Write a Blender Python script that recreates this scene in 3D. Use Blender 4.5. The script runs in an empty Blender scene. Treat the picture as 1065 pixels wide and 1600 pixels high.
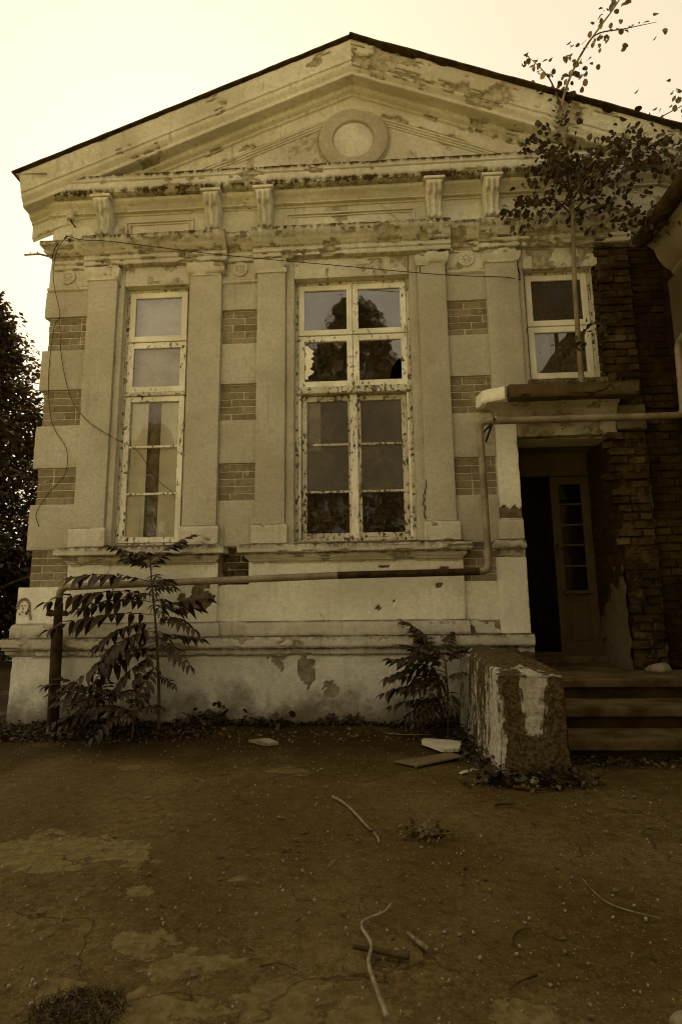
import bpy, bmesh, math, random
import numpy as np
from mathutils import Vector, Matrix, noise
random.seed(7); rng = np.random.default_rng(7)
S = bpy.context.scene
COL = S.collection
R = math.radians

# ------------------------------------------------------------------ camera
cam = bpy.data.cameras.new('camera'); cam_ob = bpy.data.objects.new('camera', cam); COL.objects.link(cam_ob)
cam.sensor_fit = 'VERTICAL'; cam.sensor_height = 24.0; cam.sensor_width = 24.0
cam.lens = 13.5; cam.clip_end = 3000; cam.clip_start = 0.05
pit, yaw, rol = R(9.59), R(-3.3), R(-0.7)
fw = Vector((math.sin(yaw)*math.cos(pit), math.cos(yaw)*math.cos(pit), math.sin(pit)))
r0 = Vector((math.cos(yaw), -math.sin(yaw), 0)); u0 = r0.cross(fw)
rt = math.cos(rol)*r0 + math.sin(rol)*u0; up = -math.sin(rol)*r0 + math.cos(rol)*u0
cam_ob.matrix_world = Matrix(((rt.x, up.x, -fw.x, 0), (rt.y, up.y, -fw.y, -5.7), (rt.z, up.z, -fw.z, 1.08), (0, 0, 0, 1)))
S.camera = cam_ob

# ------------------------------------------------------------------ light
SUN_AZ, SUN_EL = R(-20), R(34)          # azimuth from +y, sun stands behind the building to the left
EXPOSURE = 2.84
W = bpy.data.worlds.new('World'); S.world = W; W.use_nodes = True
wn = W.node_tree.nodes; wl = W.node_tree.links; wn.clear()
sky = wn.new('ShaderNodeTexSky'); sky.sky_type = 'NISHITA'; sky.sun_disc = False
sky.sun_elevation = SUN_EL; sky.sun_rotation = SUN_AZ; sky.air_density = 1.0; sky.dust_density = 3.0; sky.ozone_density = 1.0
bw = wn.new('ShaderNodeRGBToBW'); tint = wn.new('ShaderNodeMix'); tint.data_type = 'RGBA'; tint.blend_type = 'MULTIPLY'
tint.inputs[0].default_value = 1.0; tint.inputs[7].default_value = (1.0, 0.835, 0.60, 1)
bg = wn.new('ShaderNodeBackground'); bg.inputs[1].default_value = 0.11
wo = wn.new('ShaderNodeOutputWorld')
pw = wn.new('ShaderNodeMath'); pw.operation = 'POWER'; pw.inputs[1].default_value = 0.2
wl.new(sky.outputs[0], bw.inputs[0]); wl.new(bw.outputs[0], pw.inputs[0]); wl.new(pw.outputs[0], tint.inputs[6]); wl.new(tint.outputs[2], bg.inputs[0]); wl.new(bg.outputs[0], wo.inputs[0])
sl = bpy.data.lights.new('sun', 'SUN'); sl.energy = 3.0; sl.angle = R(0.5); sl.color = (1.0, 0.88, 0.65)
so = bpy.data.objects.new('sun', sl); COL.objects.link(so)
sd = Vector((math.sin(SUN_AZ)*math.cos(SUN_EL), math.cos(SUN_AZ)*math.cos(SUN_EL), math.sin(SUN_EL)))
so.rotation_euler = sd.to_track_quat('Z', 'Y').to_euler(); so.location = sd*40
S.view_settings.view_transform = 'Standard'; S.view_settings.look = 'None'
S.view_settings.gamma = 1.0; S.view_settings.exposure = EXPOSURE; S.view_settings.use_curve_mapping = False
S.cycles.filter_width = 1.1; S.cycles.max_bounces = 6; S.cycles.transparent_max_bounces = 8

# ------------------------------------------------------------------ tones and materials
def tone(v):
    k = min(1.0, max(0.0, (math.log10(v) + 2)/1.85))
    r = v*1.10
    return (r, r*(0.44 + 0.555*k), r*max(0.05, 1.08*k - 0.28), 1)

class NT:
    def __init__(s, name):
        s.m = bpy.data.materials.new(name); s.m.use_nodes = True
        s.t = s.m.node_tree; s.t.nodes.clear()
        s.out = s.n('ShaderNodeOutputMaterial')
        s.pos = s.n('ShaderNodeNewGeometry').outputs['Position']
    def n(s, k): return s.t.nodes.new(k)
    def l(s, a, b): s.t.links.new(a, b)
    def setv(s, sock, v):
        if hasattr(v, 'links') or isinstance(v, bpy.types.NodeSocket): s.l(v, sock)
        else: sock.default_value = v
    def noise(s, scale, detail=4, rough=0.55, vec=None, stretch=None, dist=0.0):
        v = vec or s.pos
        if stretch:
            mp = s.n('ShaderNodeMapping'); mp.inputs['Scale'].default_value = stretch; s.l(v, mp.inputs[0]); v = mp.outputs[0]
        n = s.n('ShaderNodeTexNoise'); n.inputs['Scale'].default_value = scale; n.inputs['Detail'].default_value = detail
        n.inputs['Roughness'].default_value = rough; n.inputs['Distortion'].default_value = dist
        s.l(v, n.inputs['Vector']); return n.outputs['Fac']
    def vor(s, scale, vec=None, feat='F1'):
        n = s.n('ShaderNodeTexVoronoi'); n.inputs['Scale'].default_value = scale; n.feature = feat
        s.l(vec or s.pos, n.inputs['Vector']); return n.outputs['Distance']
    def ramp(s, f, a, b, lo=0.0, hi=1.0):
        n = s.n('ShaderNodeMapRange'); n.interpolation_type = 'SMOOTHSTEP'
        n.inputs[1].default_value = a; n.inputs[2].default_value = b; n.inputs[3].default_value = lo; n.inputs[4].default_value = hi
        s.l(f, n.inputs[0]); return n.outputs[0]
    def math(s, op, a, b=None):
        n = s.n('ShaderNodeMath'); n.operation = op; s.setv(n.inputs[0], a)
        if b is not None: s.setv(n.inputs[1], b)
        return n.outputs[0]
    def mix(s, f, a, b, blend='MIX'):
        n = s.n('ShaderNodeMix'); n.data_type = 'RGBA'; n.blend_type = blend
        s.setv(n.inputs[0], f); s.setv(n.inputs[6], a); s.setv(n.inputs[7], b); return n.outputs[2]
    def attr(s, name):
        n = s.n('ShaderNodeAttribute'); n.attribute_name = name; return n.outputs['Fac']
    def bump(s, h, strength, dist, prev=None):
        n = s.n('ShaderNodeBump'); n.inputs['Strength'].default_value = strength; n.inputs['Distance'].default_value = dist
        s.l(h, n.inputs['Height'])
        if prev: s.l(prev, n.inputs['Normal'])
        return n.outputs[0]
    def finish(s, col, rough=0.9, normal=None, spec=0.2, metal=0.0, trans=None):
        p = s.n('ShaderNodeBsdfPrincipled'); s.setv(p.inputs['Base Color'], col); s.setv(p.inputs['Roughness'], rough)
        p.inputs['Specular IOR Level'].default_value = spec; p.inputs['Metallic'].default_value = metal
        if normal is not None: s.l(normal, p.inputs['Normal'])
        sh = p.outputs[0]
        if trans:
            tb = s.n('ShaderNodeBsdfTranslucent'); s.setv(tb.inputs[0], trans[1]); mx = s.n('ShaderNodeMixShader')
            mx.inputs[0].default_value = trans[0]; s.l(sh, mx.inputs[1]); s.l(tb.outputs[0], mx.inputs[2]); sh = mx.outputs[0]
        s.l(sh, s.out.inputs[0]); return s.m

def plaster(name, v, expo=0.2, blotch=0.25, streak=0.45, spots=0.5, bump=0.5, soil=0.0):
    t = NT(name)
    n1 = t.noise(1.1, 6, 0.6); n2 = t.noise(7.0, 8, 0.65); n3 = t.noise(120, 2)
    c = t.mix(t.ramp(n1, 0.35, 0.68), tone(v*(1-blotch)), tone(v*1.06))
    c = t.mix(t.ramp(n2, 0.56, 0.70, 0, spots), c, tone(v*0.5))
    st = t.noise(5.0, 5, 0.6, stretch=(3.2, 3.2, 0.22))
    c = t.mix(t.ramp(st, 0.56, 0.74, 0, streak), c, tone(v*0.38))
    c = t.mix(t.ramp(n3, 0.35, 0.7, 0.0, 0.22), c, tone(v*0.62))
    md = t.noise(24, 7, 0.72); c = t.mix(t.ramp(md, 0.40, 0.66, 0.0, 0.42), c, tone(v*0.6)); c = t.mix(t.ramp(md, 0.30, 0.42, 0.3, 0.0), c, tone(min(0.95, v*1.25)))
    pit = t.noise(38, 3, 0.6)
    c = t.mix(t.ramp(pit, 0.66, 0.74, 0, 0.55), c, tone(v*0.4))
    # moss and dust that settle on ledges
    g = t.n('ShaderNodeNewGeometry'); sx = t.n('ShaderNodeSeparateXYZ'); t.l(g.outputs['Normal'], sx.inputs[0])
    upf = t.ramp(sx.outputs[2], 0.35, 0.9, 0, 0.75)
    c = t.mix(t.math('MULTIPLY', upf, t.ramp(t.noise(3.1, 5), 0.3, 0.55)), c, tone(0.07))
    if soil:   # splash dirt rising from the ground
        sp = t.n('ShaderNodeSeparateXYZ'); t.l(t.pos, sp.inputs[0])
        h = t.math('ADD', sp.outputs[2], t.math('MULTIPLY', t.noise(4.2, 6, 0.65), -soil*1.6))
        c = t.mix(t.ramp(h, -soil*0.75, 0.02, 0.8, 0.0), c, tone(0.09))
    gr = t.math('MULTIPLY', t.attr('grime_shade'), t.ramp(t.math('ADD', t.math('MULTIPLY', t.noise(9, 6, 0.7, stretch=(1.6, 1.6, 0.5)), 0.7), t.math('MULTIPLY', t.noise(45, 4, 0.7), 0.3)), 0.36, 0.60))
    c = t.mix(gr, c, tone(0.055))  # dark bands at ledges and grooves: dirt plus shadow lines painted into the colour
    d = t.ramp(t.math('ADD', t.attr('dmg'), t.math('MULTIPLY', t.math('SUBTRACT', t.noise(42, 5, 0.7), 0.5), 1.1)), 0.42, 0.56)
    ex = t.mix(t.ramp(t.noise(16, 5), 0.35, 0.65), tone(expo*0.75), tone(expo*1.25))
    c = t.mix(d, c, ex)
    hb = t.math('ADD', t.math('MULTIPLY', t.noise(110, 3, 0.6), 0.8), t.math('ADD', t.noise(30, 6, 0.7), t.math('MULTIPLY', d, -0.8)))
    nb = t.bump(hb, min(1.0, bump*1.3), 0.016)
    return t.finish(c, 0.93, nb, 0.1)

def simple(name, v1, v2, scale=8, bump=0.3, dist=0.004, rough=0.85, spec=0.2, bscale=None, detail=5, stretch=None):
    t = NT(name); n = t.noise(scale, detail, 0.6, stretch=stretch)
    c = t.mix(t.ramp(n, 0.32, 0.68), tone(v1), tone(v2))
    nb = t.bump(t.noise(bscale or scale*4, 4, 0.6, stretch=stretch), bump, dist)
    return t.finish(c, rough, nb, spec)

def brick_mat(name, lo, hi, soot=0.0):
    t = NT(name); oi = t.n('ShaderNodeObjectInfo')
    c = t.mix(oi.outputs['Random'], tone(lo), tone(hi))
    c = t.mix(t.ramp(t.noise(22, 5, 0.65), 0.45, 0.7, 0, 0.6), c, tone(lo*0.6))
    c = t.mix(t.ramp(t.noise(9, 4), 0.62, 0.72, 0, 0.5), c, tone(hi*1.5))
    if soot:
        c = t.mix(t.ramp(t.noise(2.6, 7, 0.7), 0.34, 0.58, 0, soot), c, tone(0.015))
    nb = t.bump(t.noise(55, 5, 0.65), 0.8, 0.008)
    return t.finish(c, 0.95, nb, 0.1)

def peel_mat(name, v, thr=0.57):
    t = NT(name)
    n = t.math('ADD', t.math('MULTIPLY', t.noise(26, 7, 0.7, stretch=(1.4, 1.4, 0.8)), 0.8), t.math('MULTIPLY', t.noise(4, 3), 0.2)); k = t.ramp(n, thr, thr+0.03)
    paint = t.mix(t.ramp(t.noise(3, 5), 0.35, 0.7), tone(v*0.75), tone(v))
    wood = t.mix(t.noise(30, 4, stretch=(1, 1, 0.15)), tone(0.05), tone(0.11))
    c = t.mix(k, paint, wood)
    nb = t.bump(t.math('SUBTRACT', 1.0, k), 0.9, 0.004)
    return t.finish(c, 0.75, nb, 0.25)

def glass_mat(name, dirt=0.35, refl=0.16, dv=0.22, frost=0.03):
    t = NT(name)
    tr = t.n('ShaderNodeBsdfTransparent'); tr.inputs[0].default_value = (0.96, 0.95, 0.92, 1)
    gl = t.n('ShaderNodeBsdfGlossy'); gl.inputs['Roughness'].default_value = frost
    nb = t.bump(t.noise(4.5, 2), 0.12, 0.01); t.l(nb, gl.inputs['Normal'])
    lw = t.n('ShaderNodeFresnel'); lw.inputs[0].default_value = 1.5
    f = t.math('ADD', t.math('MULTIPLY', lw.outputs[0], 0.9), refl*0.75)
    m1 = t.n('ShaderNodeMixShader'); t.l(f, m1.inputs[0]); t.l(tr.outputs[0], m1.inputs[1]); t.l(gl.outputs[0], m1.inputs[2])
    df = t.n('ShaderNodeBsdfDiffuse'); t.setv(df.inputs[0], t.mix(t.noise(45, 4, 0.7), tone(dv*0.5), tone(dv*1.4)))
    dn = t.ramp(t.math('ADD', t.math('MULTIPLY', t.noise(3.4, 5, 0.7), 0.7), t.math('MULTIPLY', t.noise(70, 3, 0.7), 0.35)), 0.38, 0.72, dirt*0.2, min(1, dirt*1.1))
    m2 = t.n('ShaderNodeMixShader'); t.l(dn, m2.inputs[0]); t.l(m1.outputs[0], m2.inputs[1]); t.l(df.outputs[0], m2.inputs[2])
    t.l(m2.outputs[0], t.out.inputs[0]); return t.m

def leaf_mat(name, v, trans=0.25):
    t = NT(name); oi = t.n('ShaderNodeObjectInfo')
    n = t.noise(5, 3)
    c = t.mix(t.ramp(n, 0.3, 0.7), tone(v*0.6), tone(v*1.4))
    c = t.mix(t.math('MULTIPLY', oi.outputs['Random'], 0.4), c, tone(v*0.5))
    return t.finish(c, 0.5, None, 0.35, trans=(trans, c))

M = {}
M['pl'] = plaster('plaster_wall', 0.55, blotch=0.22, streak=0.35, spots=0.4, bump=0.8)
M['pl_mould'] = plaster('plaster_mouldings', 0.64, expo=0.34, blotch=0.30, streak=0.6, spots=0.5)
M['pl_white'] = plaster('plaster_whitewash', 0.90, expo=0.16, blotch=0.2, streak=0.3, spots=0.35, soil=0.0)
M['pl_base'] = plaster('plaster_plinth', 0.84, expo=0.24, blotch=0.3, streak=0.35, spots=0.6, bump=1.0, soil=0.55)
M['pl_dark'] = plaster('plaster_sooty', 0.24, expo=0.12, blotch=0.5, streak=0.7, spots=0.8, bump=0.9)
M['pl_moss'] = plaster('plaster_mossy', 0.16, expo=0.10, blotch=0.6, streak=0.7, spots=0.8, bump=1.0)
M['pl_tymp'] = plaster('plaster_tympanum', 0.60, expo=0.36, blotch=0.3, streak=0.2, spots=0.6)
M['pl_cove'] = plaster('plaster_stained_cove', 0.46, expo=0.20, blotch=0.55, streak=0.7, spots=0.7)
M['pl_ring'] = plaster('plaster_ring', 0.42, blotch=0.2, streak=0.2, spots=0.4)
M['pl_wing'] = plaster('plaster_wing', 0.34, expo=0.16, blotch=0.4, streak=0.6, spots=0.6)
M['mortar'] = simple('mortar', 0.42, 0.55, 14, 0.5)
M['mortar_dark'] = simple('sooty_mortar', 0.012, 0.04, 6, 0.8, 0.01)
M['rubble'] = simple('crumbling_brick_and_mortar', 0.02, 0.085, 9, 1.0, 0.015, 0.95, 0.1, 40, 7)
M['brick'] = brick_mat('facing_brick', 0.17, 0.27)
M['brick_raw'] = brick_mat('raw_brick', 0.05, 0.13, 0.88)
M['brick_soot'] = brick_mat('sooty_brick', 0.035, 0.09, 0.95)
M['paint'] = peel_mat('peeling_window_paint', 0.78, 0.56)
M['paint_old'] = peel_mat('weathered_window_paint', 0.58, 0.53)
M['paint_clean'] = peel_mat('window_paint', 0.76, 0.64)
M['door'] = peel_mat('old_door_paint', 0.08, 0.66)
M['glass'] = glass_mat('dirty_glass', 0.22, 0.10, 0.16)
M['glass_clear'] = glass_mat('reflecting_glass', 0.14, 0.17, 0.14)
M['glass_frost'] = glass_mat('dusty_glass', 0.50, 0.07, 0.20, 0.22)
M['glass_thin'] = glass_mat('thin_glass', 0.10, 0.03, 0.2)
M['glass_grimy'] = glass_mat('grimy_ribbed_glass', 0.95, 0.0, 0.07, 0.4)
M['glass_low'] = glass_mat('grubby_glass', 0.45, 0.0, 0.07)
M['glass_black'] = glass_mat('dark_door_glass', 0.12, 0.0, 0.03)
M['paper'] = simple('paper', 0.72, 0.85, 6, 0.2)
M['cloth'] = simple('grey_cloth', 0.12, 0.26, 9, 0.3)
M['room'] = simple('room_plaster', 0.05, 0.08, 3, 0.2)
M['roof'] = simple('rusty_roof_sheet', 0.025, 0.07, 12, 0.3, 0.004, 0.6)
M['pipe'] = simple('painted_pipe', 0.15, 0.26, 7, 0.2, 0.003, 0.6, 0.3, 60, stretch=(1, 1, 1))
M['pipe_rust'] = simple('rusty_pipe', 0.014, 0.05, 9, 0.4, 0.004, 0.8, 0.2, 60)
M['iron'] = simple('iron', 0.03, 0.07, 20, 0.3)
M['wire'] = simple('wire', 0.03, 0.06, 20, 0.1)
M['porcelain'] = simple('porcelain', 0.5, 0.6, 6, 0.05, 0.002, 0.35, 0.5)
M['concrete'] = simple('step_concrete', 0.06, 0.125, 5, 0.7, 0.006, 0.92, 0.1, 70)
M['step_riser'] = simple('riser_concrete', 0.03, 0.06, 6, 0.7, 0.006, 0.92, 0.1, 70)
M['leaf_ail'] = leaf_mat('pinnate_leaf', 0.034, 0.10)
M['leaf_pop'] = leaf_mat('aspen_leaf', 0.055, 0.25)
M['leaf_tree'] = leaf_mat('tree_leaf', 0.04, 0.15)
M['leaf_weed'] = leaf_mat('weed_leaf', 0.04, 0.10)
M['bark'] = simple('bark', 0.05, 0.12, 18, 0.7, 0.006, stretch=(1, 1, 0.3))
M['bark_pale'] = simple('pale_bark', 0.14, 0.24, 18, 0.5, 0.003, stretch=(1, 1, 0.4))
M['stick'] = simple('dry_stick', 0.09, 0.20, 25, 0.5, 0.003)
M['stick_pale'] = simple('pale_stick', 0.13, 0.26, 25, 0.5, 0.003)
M['stick_dark'] = simple('dark_stick', 0.03, 0.07, 25, 0.5, 0.003)
M['card'] = simple('damp_board', 0.10, 0.15, 5, 0.15)
M['card_pale'] = simple('pale_board', 0.36, 0.50, 6, 0.2)
M['stone'] = simple('rubble_stone', 0.14, 0.30, 12, 0.6, 0.008)
M['litter'] = simple('leaf_litter', 0.04, 0.15, 14, 0.2)
M['fence'] = simple('fence_wood', 0.03, 0.06, 9, 0.4)
M['crack'] = simple('crack', 0.012, 0.02, 20, 0.1)
M['graffiti'] = simple('graffiti_paint', 0.20, 0.30, 40, 0.1)

def block_mat():
    t = NT('mossy_whitewashed_concrete')
    st = t.noise(4.2, 7, 0.7, stretch=(0.9, 0.9, 0.27), dist=0.8); n2 = t.noise(26, 6, 0.7)
    base = t.mix(t.ramp(t.noise(48, 5, 0.7), 0.38, 0.64), tone(0.045), tone(0.13))
    f = t.math('ADD', t.math('MULTIPLY', st, 0.8), t.math('MULTIPLY', n2, 0.2))
    # limewash survives on the west flank and in one ragged patch on the front
    sp = t.n('ShaderNodeSeparateXYZ'); t.l(t.pos, sp.inputs[0])
    flank = t.ramp(sp.outputs[0], 0.76, 0.86, 0.10, 0.0)
    def ell(cx, cz, rx, rz, g):
        dx = t.math('DIVIDE', t.math('SUBTRACT', sp.outputs[0], cx), rx); dz = t.math('DIVIDE', t.math('SUBTRACT', sp.outputs[2], cz), rz)
        q = t.math('ADD', t.math('MULTIPLY', dx, dx), t.math('MULTIPLY', dz, dz)); return t.ramp(q, 0.2, 1.6, g, 0.0)
    pt = t.math('MAXIMUM', ell(1.01, 0.45, 0.13, 0.26, 0.155), ell(1.10, 0.57, 0.16, 0.09, 0.15))
    f = t.math('ADD', f, t.math('ADD', flank, pt))
    k = t.ramp(f, 0.585, 0.63)
    c = t.mix(k, base, t.mix(t.ramp(n2, 0.4, 0.65), tone(0.36), tone(0.55)))
    h = t.math('ADD', t.math('MULTIPLY', k, 0.6), t.noise(60, 5, 0.7))
    return t.finish(c, 0.95, t.bump(h, 1.0, 0.012), 0.1)
M['block'] = block_mat()

def ground_mat():
    t = NT('cracked_asphalt')
    n1 = t.noise(0.9, 6, 0.6); n2 = t.noise(16, 7, 0.7); n3 = t.noise(140, 3, 0.7); n4 = t.noise(4.5, 7, 0.7, dist=0.4)
    c = t.mix(t.ramp(n1, 0.35, 0.68), tone(0.09), tone(0.17))
    c = t.mix(t.ramp(n2, 0.42, 0.66, 0, 0.7), c, tone(0.055))
    c = t.mix(t.ramp(n3, 0.5, 0.74, 0, 0.8), c, tone(0.15))
    c = t.mix(t.ramp(t.noise(70, 2), 0.68, 0.72, 0, 0.9), c, tone(0.26))
    gn = t.noise(58, 6, 0.75); c = t.mix(t.ramp(gn, 0.36, 0.54, 0.5, 0.0), c, tone(0.045)); c = t.mix(t.ramp(gn, 0.58, 0.72, 0.0, 0.5), c, tone(0.30))
    sp = t.n('ShaderNodeSeparateXYZ'); t.l(t.pos, sp.inputs[0])
    def ell(cx, cy, rx, ry):
        dx = t.math('DIVIDE', t.math('SUBTRACT', sp.outputs[0], cx), rx); dy = t.math('DIVIDE', t.math('SUBTRACT', sp.outputs[1], cy), ry)
        return t.math('ADD', t.math('MULTIPLY', dx, dx), t.math('MULTIPLY', dy, dy))
    q = None
    for e in [(-0.80, -3.63, 0.16, 0.11), (-0.60, -3.72, 0.14, 0.10), (-0.28, -3.89, 0.20, 0.13), (-0.07, -3.93, 0.13, 0.10), (-0.62, -3.95, 0.2, 0.1), (-1.5, -2.92, 0.45, 0.22),
              (-1.15, -2.92, 0.14, 0.10), (-0.59, -3.16, 0.07, 0.06), (-0.60, -1.55, 0.16, 0.10), (-1.77, -1.48, 0.12, 0.07), (-0.95, -3.85, 0.07, 0.05), (-0.95, -3.28, 0.06, 0.05), (0.35, -3.9, 0.1, 0.06)]:
        d = ell(*e); q = d if q is None else t.math('MINIMUM', q, d)
    q = t.math('ADD', t.math('POWER', q, 0.5), t.math('MULTIPLY', t.math('SUBTRACT', n4, 0.5), 4.2))
    k = t.ramp(q, 0.82, 0.98, 1.0, 0.0)
    pc = t.mix(t.ramp(t.noise(24, 6, 0.65), 0.35, 0.7), tone(0.14), tone(0.24))
    c = t.mix(t.math('MULTIPLY', k, 0.9), c, pc)
    # damp earth and leaf mould, with deep shade painted in, along the wall foot
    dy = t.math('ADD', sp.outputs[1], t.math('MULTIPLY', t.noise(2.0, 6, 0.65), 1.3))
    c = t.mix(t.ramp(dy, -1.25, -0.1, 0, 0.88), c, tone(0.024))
    far = t.ramp(t.math('ADD', sp.outputs[1], t.math('MULTIPLY', t.noise(0.5, 4), 2.0)), -8.6, -7.4, 1.0, 0.0); c = t.mix(far, c, tone(0.36))   # unseen pale gravel, added to bounce sunlight onto the lower facade
    # sandy wash of dry dust further off to the west
    dust = t.ramp(t.noise(1.7, 6, 0.6), 0.5, 0.75, 0, 0.55); c = t.mix(dust, c, tone(0.13))
    cr = t.n('ShaderNodeTexVoronoi'); cr.feature = 'DISTANCE_TO_EDGE'; cr.inputs['Scale'].default_value = 0.75
    wv = t.n('ShaderNodeVectorMath'); wv.operation = 'MULTIPLY_ADD'
    nn = t.n('ShaderNodeTexNoise'); nn.inputs['Scale'].default_value = 2.2; nn.inputs['Detail'].default_value = 7; t.l(t.pos, nn.inputs['Vector'])
    t.l(nn.outputs['Color'], wv.inputs[0]); wv.inputs[1].default_value = (0.9, 0.9, 0.9); t.l(t.pos, wv.inputs[2]); t.l(wv.outputs[0], cr.inputs['Vector'])
    ck = t.math('MULTIPLY', t.ramp(cr.outputs['Distance'], 0.001, 0.007, 1.0, 0.0), t.ramp(t.noise(0.9, 3), 0.48, 0.60))
    c = t.mix(t.math('MULTIPLY', ck, 0.5), c, tone(0.025))
    c = t.mix(1.0, c, (1.0, 0.93, 0.60, 1), 'MULTIPLY')
    h = t.math('ADD', t.math('ADD', t.math('MULTIPLY', gn, 0.9), n2), t.math('ADD', t.math('MULTIPLY', k, -0.5), t.math('MULTIPLY', ck, -0.7)))
    return t.finish(c, 0.92, t.bump(h, 0.9, 0.014), 0.12)
M['ground'] = ground_mat()

# ------------------------------------------------------------------ builders
def link(name, me, mat, parent=None, loc=None):
    if mat is not None and len(me.materials) == 0: me.materials.append(M[mat] if isinstance(mat, str) else mat)
    o = bpy.data.objects.new(name, me); COL.objects.link(o)
    if loc is not None: o.location = loc
    if parent is not None: o.parent = parent; o.matrix_parent_inverse = PINV(parent)
    return o
_base = {}
def PINV(p): return Matrix.Translation(-Vector(_base.get(p.name, (0, 0, 0))))   # roots only: mesh parts sit at the world origin
def empty(name, label, cat, loc, group=None, parent=None):
    o = bpy.data.objects.new(name, None); COL.objects.link(o); o.location = loc; o.empty_display_size = 0.1
    _base[o.name] = tuple(loc)
    if parent is None: tag(o, label, cat, group)
    return o
def tag(o, label, cat, group=None):
    o['label'] = label; o['category'] = cat
    if group: o['group'] = group
    return o
def mesh(name, v, f, smooth=None, dmg=None, grime_shade=None):
    me = bpy.data.meshes.new(name); me.from_pydata(v, [], f); me.update()
    if dmg is not None:
        a = me.attributes.new('dmg', 'FLOAT', 'POINT'); a.data.foreach_set('value', dmg)
    if grime_shade is not None:
        a = me.attributes.new('grime_shade', 'FLOAT', 'POINT'); a.data.foreach_set('value', grime_shade)
    if smooth is not None:
        me.shade_smooth()
        if smooth < 3: me.set_sharp_from_angle(angle=smooth)
    return me
def fbm(x, y, z, o=3):
    s = 0; a = 1; w = 0
    for _ in range(o):
        s += a*noise.noise((x, y, z)); w += a; a *= 0.55; x *= 2.1; y *= 2.1; z *= 2.1
    return s/w
def sstep(a, b, x):
    t = min(1, max(0, (x-a)/(b-a))); return t*t*(3-2*t)

class MB:
    def __init__(s): s.v = []; s.f = []
    def add(s, v, f):
        b = len(s.v); s.v += v; s.f += [tuple(i+b for i in q) for q in f]
    def box(s, x0, x1, y0, y1, z0, z1, c=0.0, jit=0.0):
        if c <= 0:
            v = [(x, y, z) for x in (x0, x1) for y in (y0, y1) for z in (z0, z1)]
            s.add(v, [(0, 1, 3, 2), (4, 6, 7, 5), (0, 4, 5, 1), (2, 3, 7, 6), (0, 2, 6, 4), (1, 5, 7, 3)]); return
        bm = bmesh.new(); bmesh.ops.create_cube(bm, size=1)
        for q in bm.verts: q.co = Vector(((x0+x1)/2+q.co.x*(x1-x0), (y0+y1)/2+q.co.y*(y1-y0), (z0+z1)/2+q.co.z*(z1-z0)))
        bmesh.ops.bevel(bm, geom=bm.edges[:], offset=c, segments=1, affect='EDGES')
        if jit:
            for q in bm.verts: q.co += Vector((random.uniform(-jit, jit), random.uniform(-jit, jit), random.uniform(-jit, jit)))
        bm.verts.index_update()
        s.add([tuple(q.co) for q in bm.verts], [tuple(l.index for l in p.verts) for p in bm.faces]); bm.free()
    def tube(s, pts, rad, n=8, cap=True):
        pts = [Vector(p) for p in pts]; k = len(pts)
        rs = rad if isinstance(rad, (list, tuple)) else [rad]*k
        t = (pts[1]-pts[0]).normalized(); a = t.orthogonal().normalized(); rings = []
        for i, p in enumerate(pts):
            t = ((pts[min(i+1, k-1)]-pts[max(i-1, 0)])).normalized()
            a = (a - t*a.dot(t)).normalized(); b = t.cross(a)
            rings.append([tuple(p + (a*math.cos(2*math.pi*j/n) + b*math.sin(2*math.pi*j/n))*rs[i]) for j in range(n)])
        v = [q for r_ in rings for q in r_]
        f = [(i*n+j, i*n+(j+1) % n, (i+1)*n+(j+1) % n, (i+1)*n+j) for i in range(k-1) for j in range(n)]
        if cap: f += [tuple(range(n))[::-1], tuple((k-1)*n+j for j in range(n))]
        s.add(v, f)
    def lathe_y(s, cx, cy, cz, prof, n=48):   # profile (radius, y)
        k = len(prof); v = []
        for i in range(n):
            a = 2*math.pi*i/n
            for r_, y in prof: v.append((cx+r_*math.cos(a), cy+y, cz+r_*math.sin(a)))
        f = [(i*k+j, ((i+1) % n)*k+j, ((i+1) % n)*k+j+1, i*k+j+1) for i in range(n) for j in range(k-1)]
        s.add(v, f)
    def build(s, name, mat, parent=None, smooth=None, loc=None):
        return link(name, mesh(name, s.v, s.f, smooth), mat, parent, loc)

def smooth_pts(p, sub=5):
    out = []
    P = [Vector(q) for q in p]; P = [2*P[0]-P[1]] + P + [2*P[-1]-P[-2]]
    for i in range(1, len(P)-2):
        for j in range(sub):
            t = j/sub; a, b, c, d = P[i-1], P[i], P[i+1], P[i+2]
            out.append(0.5*((2*b)+(c-a)*t+(2*a-5*b+4*c-d)*t*t+(3*b-a-3*c+d)*t**3))
    out.append(P[-2]); return out

def dens_profile(prof, ps):
    q = []; s = 0
    for i in range(len(prof)-1):
        (o0, z0), (o1, z1) = prof[i], prof[i+1]; L = math.hypot(o1-o0, z1-z0); n = max(1, int(round(L/ps)))
        for j in range(n):
            t = j/n; q.append((o0+(o1-o0)*t, z0+(z1-z0)*t, s+L*t, 1 if j == 0 and 0 < i else 0))
        s += L
    q.append((prof[-1][0], prof[-1][1], s, 0)); return q

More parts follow.
